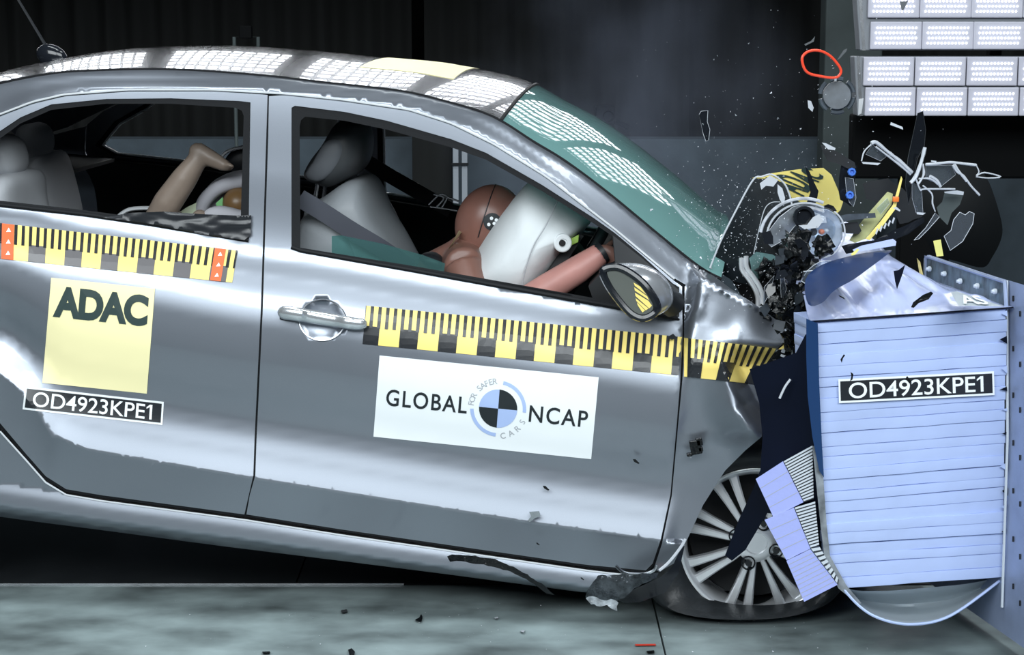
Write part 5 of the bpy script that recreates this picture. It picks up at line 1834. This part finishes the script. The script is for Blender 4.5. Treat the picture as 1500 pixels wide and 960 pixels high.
moulding('clear broken moulding with a long pale bar sloping down to the right', [([(1276, 210), (1284, 209), (1300, 222), (1318, 236), (1336, 253)], 0.00452), ([(1276, 212), (1266, 222), (1262, 236)], 0.00195), ([(1283, 215), (1300, 228), (1318, 242), (1334, 256)], 0.00234)], [[(1278, 212), (1300, 228), (1290, 236), (1268, 226)]], 4.98)
moulding('clear broken moulding with a level pale bar and dangling tips at the right end', [([(1356, 241), (1372, 240), (1392, 238), (1412, 240), (1430, 242)], 0.00328), ([(1430, 242), (1434, 252), (1430, 258), (1442, 253), (1466, 259), (1448, 261), (1430, 259)], 0.00172), ([(1396, 242), (1402, 252), (1412, 258), (1422, 272), (1435, 286)], 0.00273), ([(1398, 240), (1404, 250), (1416, 266)], 0.00312)], [[(1356, 243), (1394, 242), (1400, 256), (1380, 272), (1356, 262)]], 4.97)
moulding('clear twisted moulding with crossing bars where the bright bars meet', [([(1355, 216), (1350, 236), (1342, 258), (1334, 268)], 0.00484), ([(1352, 240), (1353, 256), (1345, 270)], 0.00312), ([(1340, 256), (1348, 278), (1355, 277), (1399, 277)], 0.00218), ([(1362, 258), (1372, 264), (1378, 274)], 0.00351), ([(1352, 272), (1365, 284), (1366, 298), (1370, 310)], 0.00195), ([(1346, 262), (1362, 262), (1374, 270)], 0.00234)], [[(1336, 266), (1350, 276), (1352, 312), (1342, 312), (1336, 290)]], 4.96)
bit('clear_shard', [(1383, 346), (1393, 338), (1397, 322), (1406, 311), (1414, 315), (1420, 310), (1427, 313), (1425, 328), (1410, 354), (1392, 367)], 4.93, 'clear', 'clear shard with a bright jagged outline before the black skin', 'shard', rim='frost', rim_r=0.00084)
bit('clear_shard', [(1339, 352), (1356, 334), (1370, 312), (1376, 318), (1360, 336), (1346, 350)], 4.95, 'clear', 'narrow clear shard leaning above the blue cover', 'shard', rim='frost', rim_r=0.00070)
bit('grey_plate', [(1384, 281), (1412, 283), (1406, 300), (1394, 312), (1388, 330), (1376, 318), (1372, 304), (1380, 296)], 5.1, 'column', 'grey plate with a white upper lip above the barrier plate', 'plate')
bit('white_strip', [(1383, 281), (1384, 283), (1411, 286), (1412, 281), (1402, 279)], 5.06, 'frost', 'white lip strip along the grey plate', 'strip', thick=.006)
M['foam'] = mat('yellow_foam', (.80, .74, .22), .7)
bit('foam_block', [(1367, 353), (1378, 351), (1382, 375), (1372, 376)], 5.0, 'foam', 'yellow foam block above the corner of the barrier plate', 'foam', thick=.02)
bit('clear_shard', [(1178, 404), (1200, 384), (1222, 384), (1230, 396), (1226, 414), (1210, 428), (1190, 424)], 4.80, 'clear', 'large curved clear shard at the left end of the blue cover', 'shard', rim='frost', rim_r=0.00070, smooth_k=3)
bit('clear_shard', [(1177, 398), (1196, 396), (1198, 420), (1194, 436), (1184, 418), (1174, 412)], 4.76, 'clear', 'thick-edged clear hook-shaped shard against the dark engine bay', 'shard', rim='frost', rim_r=0.00154)
# olive bars with orange clip, navy and pale strips
ob = thing('radiator_bar', 'olive yellow bar with an orange clip lying over the blue cover', 'bar', P(1275, 340, 5.05))
M['olive'] = mat('olive_bar', (.42, .44, .22), .5, noise_amt=.3, noise_scale=30)
sheet('bar', [(1244, 352), (1258, 330), (1276, 308), (1300, 281), (1308, 284), (1306, 300), (1290, 322), (1268, 350), (1252, 356)], 5.05, 'olive', ob, .02)
sheet('bright_edge', [(1268, 350), (1290, 324), (1308, 300), (1320, 258), (1322, 262), (1312, 306), (1294, 330), (1274, 352)], 5.03, 'yellow', ob, .006)
V, Fc = box_vf(P(1312, 292, 5.02), ((.008, 0, 0), (0, .006, 0), (0, 0, .0065)), .002)
mk('orange_clip', V, Fc, mat('orange_clip', (.85, .20, .03), .4), ob)
sheet('clear_pane', [(1284, 306), (1300, 290), (1303, 298), (1290, 314)], 5.02, 'clear', ob, .003, rim='frost', rim_r=0.00042)
bit('grille_frame', [(1232, 360), (1280, 352), (1320, 332), (1352, 318), (1354, 326), (1330, 342), (1290, 360), (1240, 372)], 5.02, 'blackgloss', 'black grille frame lying along the top of the blue cover', 'frame', thick=.02, jag=1)
bit('pale_strip', [(1249, 366), (1262, 360), (1308, 350), (1313, 354), (1312, 360), (1268, 367), (1252, 370)], 4.98, 'cover', 'pale lavender strip lying on the black grille frame', 'strip', thick=.008)
bit('grey_pipe', [(1224, 318), (1240, 314), (1282, 312), (1283, 319), (1250, 322), (1228, 327)], 5.0, 'capgrey', 'grey pipe stub right of the headlamp', 'pipe', thick=.014)
bit('black_box', [(1230, 328), (1256, 325), (1262, 338), (1258, 343), (1240, 342), (1228, 338)], 5.02, 'black', 'black connector box below the grey pipe stub', 'box', thick=.03)
bit('black_fan', [(1262, 268), (1300, 262), (1330, 282), (1342, 304), (1350, 316), (1318, 330), (1310, 306), (1290, 300), (1268, 292)], 5.3, 'black', 'black fan shroud behind the olive bar', 'shroud', thick=.04, jag=2)
bit('yellow_chip', [(1246, 373), (1256, 364), (1259, 366), (1250, 376)], 4.9, 'foam', 'small yellow chip before the pale lavender strip', 'chip', thick=.006)
ws = [[(1262, 237), (1290, 239), (1286, 242), (1264, 240)], [(1364, 235), (1372, 236), (1371, 238), (1364, 237)], [(1343, 311), (1356, 312), (1352, 315), (1343, 314)], [(1308, 305), (1313, 303), (1319, 308), (1318, 310), (1312, 307)]]
for p, l in zip(ws, ('white sliver beside the two blue clips', 'tiny white sliver above the level pale bar', 'white oval chip above the blue cover hump', 'white bent clip beside the orange clip')):
    bit('white_sliver', p, 4.97, 'frost', l, 'sliver')
teeth = [[(1282 + 6 * k, 342 - 4 * k), (1285 + 6 * k, 334 - 4 * k), (1287 + 6 * k, 336 - 4 * k), (1284 + 6 * k, 344 - 4 * k)] for k in range(5)]
for p in teeth:
    sheet('grille_tooth', p, 5.0, 'frost', ob, .003)
# black slivers lying on or flying before the block
bit('black_sliver', [(1334, 450), (1338, 443), (1352, 432), (1364, 427), (1367, 430), (1360, 438), (1346, 444), (1338, 451)], 4.58, 'torn_black', 'long black ragged sliver at the front edge of the blue cover', 'sliver', jag=.6, grid=8)
bit('black_sliver', [(1309, 397), (1316, 396), (1326, 388), (1322, 402), (1314, 424), (1311, 412)], 4.75, 'navysheet', 'dark pointed sliver standing on the blue cover', 'sliver')
for p, l in (([(1233, 532), (1231, 527), (1236, 519), (1238, 521), (1235, 525)], 'black curved fleck on the block above the number sticker'), ([(1246, 545), (1250, 548), (1249, 556), (1245, 559), (1247, 552)], 'black hook fleck at the upper left corner of the block sticker'),
             ([(1326, 555), (1329, 551), (1335, 559), (1332, 562)], 'black fleck over the middle of the block sticker'), ([(1228, 432), (1236, 436), (1238, 439), (1230, 435)], 'thin black fleck before the front of the blue cover')):
    bit('black_fleck', p, 4.50, 'torn_black', l, 'fleck')
# pieces round the lower car body
strip_px = [(654, 815), (662, 813), (690, 814), (720, 818), (742, 826), (772, 842), (798, 858), (812, 872), (800, 870), (782, 856), (765, 846), (748, 838), (720, 830), (696, 826), (676, 823), (660, 823)]
bit('trim_strip', strip_px, 4.70, 'torn_black', 'black ragged trim strip bowed out below the sill', 'strip', jag=1.0, grid=8, bend=.04, thick=.006)
flap = [(857, 874), (862, 862), (876, 843), (900, 842), (964, 840), (962, 846), (930, 862), (914, 876), (905, 880), (902, 895), (896, 894), (888, 884), (880, 888), (866, 886)]
M['crinkle_bright'] = mat('crinkled_silver', (.38, .41, .44), .3, .5, noise_amt=.7, noise_scale=45, bump=.6, bump_scale=60)
M['crinkle'] = mat('crinkled_silver_black', (.07, .08, .09), .2, .7, noise_amt=.8, noise_scale=40, bump=.6, bump_scale=45)
mud = bit('mud_flap', flap, 4.74, 'crinkle', 'crumpled silver and black flap under the front end of the sill', 'flap', jag=1.0, grid=8, thick=.010, bend=.03)
sheet('torn_lip', [(857, 876), (868, 874), (884, 880), (900, 878), (905, 882), (903, 895), (897, 894), (888, 885), (880, 888), (865, 886)], 4.72, 'crinkle_bright', mud, .004, jag=1.5, grid=6)
sheet('lower_guard', [(905, 880), (930, 863), (968, 846), (985, 830), (998, 802), (1003, 800), (994, 840), (975, 868), (940, 882), (915, 884)], 4.83, 'blackgloss', car, .006, bend=.02)
V, Fc = tube_vf(curve_pts([P(u, v, 4.80) for u, v in [(966, 836), (978, 826), (990, 812), (1000, 798), (1004, 790)]], 5), .004, seg=6)
mk('arch_edge', V, Fc, 'frost', car)
V, Fc = tube_vf(curve_pts([P(u, v, 4.82) for u, v in [(902, 829), (912, 838), (924, 841), (945, 841), (958, 836), (962, 828)]], 5), .004, seg=6)
mk('door_corner_edge', V, Fc, 'steel', car)
ck = S1(1019, 655, .02)
clip = thing('clip', 'black plastic clip before the dented front wing', 'clip', ck)
for du, dv, su, sv in ((0, 0, .014, .018), (5, -8, .008, .010), (-9, 11, .007, .004), (7, 3, .006, .006)):
    c_ = P(1019 + du, 655 + dv, ck[1] - .01)
    V, Fc = box_vf(c_, ((su, 0, .2 * su), (0, .008, 0), (-.2 * sv, 0, sv)), .002)
    mk('clip_block', V, Fc, 'torn_black', clip, smooth=False)
mb = S1(782, 756, .03)
bit('metal_bracket', [(773, 763), (778, 757), (775, 750), (790, 749), (792, 757), (784, 759), (776, 765)], mb[1], 'steel', 'small bright metal bracket before the lower door crease', 'bracket', thick=.006)
for (u, v), l in (((932, 676), 'black fleck before the door, right of the logo sticker'), ((800, 715), 'black fleck before the door above the metal bracket'), ((788, 797), 'tiny black fleck before the lower edge of the front door'), ((853, 848), 'tiny black fleck before the sill front')):
    y = S1(u, v, .03)[1]
    k = 1.0 if v < 760 else .55
    bit('black_fleck', [(u - 5 * k, v - 3 * k), (u - 1 * k, v - 3 * k), (u + 5 * k, v + 3 * k), (u + 3 * k, v + 4 * k), (u - 3 * k, v + 1 * k)], y, 'torn_black', l, 'fleck')
bit('arrow_clip', [(981, 492), (986, 489), (990, 493), (988, 497), (984, 498), (980, 496)], S1(985, 494, .02)[1], 'black', 'black arrow-shaped clip above the tape beside the door edge', 'clip')
V, Fc = tube_vf(curve_pts([P(u, v, 4.62) for u, v in [(1142, 584), (1150, 567), (1158, 556)]], 4), .003, seg=6)
tag(mk('pale_sliver', V, Fc, 'frost'), 'pale sliver before the dark blue torn sheet', 'sliver')
# pieces on the floor
def floor_bit(u, v, pts, m, label, cat, h=.006, name='floor_chip'):
    poly = [(u + a, v + b) for a, b in pts]
    mp = lambda uu, vv, off=0.0: at_z(uu, vv, .0015 + h + off)
    tag(panel(name, poly, mp, m, None, (), 20, (), h), label, cat)


floor_bit(945, 945, [(-15, -1), (15, -1.5), (16, 1), (-14, 1.5)], mat('red_floor_mark', (.60, .05, .03), .5), 'short red strip lying on the floor beside the front tyre', 'strip', .002, 'red_strip')
floor_bit(614, 906, [(-6, 2), (0, -1), (3, -6), (5, -2), (4, 4), (0, 4)], 'torn_black', 'black ragged chip standing on the floor below the sill', 'chip')
floor_bit(515, 955, [(-5, -3), (0, -5), (5, 0), (4, 6), (-3, 6)], 'torn_black', 'black flat chip on the floor at the lower edge', 'chip')
floor_bit(390, 956, [(-6, -1), (5, -1.5), (6, 1), (-5, 1.5)], 'torn_black', 'thin black chip on the floor left of the flat chip', 'chip')
floor_bit(953, 955, [(-6, -1), (5, -2), (6, 1), (-5, 1.5)], 'torn_black', 'thin black chip on the floor just below the red strip', 'chip')
floor_bit(503, 896, [(-3, -2), (5, -3), (6, 1), (-3, 2)], 'alloydark', 'grey chip on the floor below the door seam', 'chip')
floor_bit(765, 925, [(-3, 0), (0, -2), (4, -1), (2, 2)], 'frost', 'pale chip on the floor midway below the front door', 'chip')
floor_bit(727, 905, [(-3, 0), (2, -1.5), (3, 1), (-2, 1.5)], 'frost', 'pale chip on the floor below the black trim strip', 'chip')

# spray of glass crumbs, far too many to count
V, Fc = [], []
rg = random.Random(21)
for k in range(1000):
    z_ = rg.random()
    if z_ < .42:
        u, v = rg.gauss(1068, 36), rg.gauss(348, 55)
    elif z_ < .62:
        u, v = rg.gauss(1140, 40), rg.gauss(410, 55)
    elif z_ < .86:
        u, v = rg.gauss(1150, 95), rg.gauss(240, 90)
    elif z_ < .93:
        u, v = rg.uniform(900, 1400), rg.uniform(10, 260)
    else:
        u, v = rg.gauss(1150, 120), rg.gauss(560, 120)
    y = rg.uniform(4.7, 5.15)
    c = P(u, v, y)
    s = .0009 + .0011 * rg.random() ** 3 * (2.2 if rg.random() < .06 else 1)
    n = len(V)
    for _ in range(4):
        V.append(c + np.array([rg.uniform(-1, 1), rg.uniform(-1, 1), rg.uniform(-1, 1)]) * s * 1.5)
    Fc += [[n, n + 1, n + 2], [n, n + 3, n + 1], [n + 1, n + 3, n + 2], [n, n + 2, n + 3]]
tag(mk('glass_crumbs', V, Fc, 'frost', None, smooth=False, recalc=False), 'spray of tiny bright glass crumbs over the crushed nose', 'glass', None, 'stuff')
V, Fc = [], []
for k in range(160):
    q = at_z(rg.uniform(200, 1450), rg.uniform(880, 958), .002)[0]
    s = rg.uniform(.0008, .0020); n = len(V)
    for _ in range(4):
        V.append(q + np.array([rg.uniform(-1, 1), rg.uniform(-1, 1), rg.uniform(0, 1)]) * s * 1.5)
    Fc += [[n, n + 1, n + 2], [n, n + 3, n + 1], [n + 1, n + 3, n + 2], [n, n + 2, n + 3]]
tag(mk('floor_crumbs', V, Fc, 'frost', None, smooth=False, recalc=False), 'tiny bright crumbs scattered on the floor', 'glass', None, 'stuff')

# background cameras on their stands, dark shapes in the haze
def back_camera(u, v, y, m, label, s=1.0):
    c = P(u, v, y)
    root = thing('film_camera', label, 'camera', (c[0], y, 0))
    V, Fc = box_vf(c, ((.045 * s, 0, 0), (0, .08, 0), (0, 0, .04 * s)), .006); mk('body', V, Fc, m, root, smooth=False)
    V, Fc = lathe_vf(c + np.array([.01, -.10, 0]), (0, -1, 0), (0, 0, 1), [(0, .03 * s), (.05, .034 * s), (.05, .026 * s), (.03, .02 * s)], 16); mk('lens', V, Fc, m, root)
    V, Fc = tube_vf([c - np.array([0, 0, .04 * s]), (c[0], y, .02)], .014, seg=8); mk('stand', V, Fc, m, root)
    V, Fc = tube_vf([c + np.array([.05 * s, 0, -.03 * s]), c + np.array([.11 * s, 0, -.06 * s])], .012, seg=6); mk('handle', V, Fc, m, root)


back_camera(886, 168, 9.2, 'lampblack', 'dark film camera on a stand in the haze behind the windscreen')
fr = P(361, 60, 9.6)
root = thing('equipment_hoop', 'dim grey equipment frame before the curtain behind the roof', 'frame', (fr[0], 9.6, 0))
w0, w1, zt = P(343, 60, 9.6)[0], P(378, 60, 9.6)[0], P(360, 54, 9.6)[2]
V, Fc = tube_vf([(w0, 9.6, .02), (w0, 9.6, zt), (w1, 9.6, zt), (w1, 9.6, .02)], .009, seg=6); mk('hoop', V, Fc, 'column', root)
V, Fc = box_vf(P(360, 47, 9.6), ((.03, 0, 0), (0, .02, 0), (0, 0, .03)), .004); mk('head', V, Fc, 'lampblack', root, smooth=False)

# ------------------------------------------------------------------ smoke rising behind the windscreen
sm = bpy.data.materials.new('smoke')
sm.use_nodes = True
nt = sm.node_tree; nt.nodes.clear()
out = nt.nodes.new('ShaderNodeOutputMaterial')
vol = nt.nodes.new('ShaderNodeVolumePrincipled')
vol.inputs['Color'].default_value = (.62, .72, .95, 1)
vol.inputs['Anisotropy'].default_value = .1
tc = nt.nodes.new('ShaderNodeTexCoord')
ns = nt.nodes.new('ShaderNodeTexNoise'); ns.inputs['Scale'].default_value = 1.7; ns.inputs['Detail'].default_value = 5
nt.links.new(tc.outputs['Object'], ns.inputs['Vector'])
ln = nt.nodes.new('ShaderNodeVectorMath'); ln.operation = 'LENGTH'
mpg = nt.nodes.new('ShaderNodeMapping'); mpg.inputs['Scale'].default_value = (1 / .75, 1 / .45, 1 / .72)
nt.links.new(tc.outputs['Object'], mpg.inputs['Vector']); nt.links.new(mpg.outputs['Vector'], ln.inputs[0])
fall = nt.nodes.new('ShaderNodeMapRange'); fall.inputs['From Min'].default_value = .15; fall.inputs['From Max'].default_value = 1.0; fall.inputs['To Min'].default_value = 1; fall.inputs['To Max'].default_value = 0
nt.links.new(ln.outputs['Value'], fall.inputs['Value'])
nr = nt.nodes.new('ShaderNodeMapRange'); nr.inputs['From Min'].default_value = .40; nr.inputs['From Max'].default_value = .68
nt.links.new(ns.outputs['Fac'], nr.inputs['Value'])
mu = nt.nodes.new('ShaderNodeMath'); mu.operation = 'MULTIPLY'
nt.links.new(fall.outputs[0], mu.inputs[0]); nt.links.new(nr.outputs[0], mu.inputs[1])
mk_ = nt.nodes.new('ShaderNodeMath'); mk_.operation = 'MULTIPLY'; mk_.inputs[1].default_value = SMOKE if 'SMOKE' in globals() else .7
nt.links.new(mu.outputs[0], mk_.inputs[0]); nt.links.new(mk_.outputs[0], vol.inputs['Density'])
nt.links.new(vol.outputs[0], out.inputs['Volume'])
sc_ = P(915, 165, 7.3)
V, Fc = ell_vf((0, 0, 0), ((.75, 0, 0), (0, .45, 0), (0, 0, .72)), 24, 14)
smoke = mk('smoke', V, Fc, sm, None, base=(0, 0, 0))
smoke.location = sc_
tag(smoke, 'thin bluish smoke drifting behind the windscreen', 'smoke', None, 'stuff')
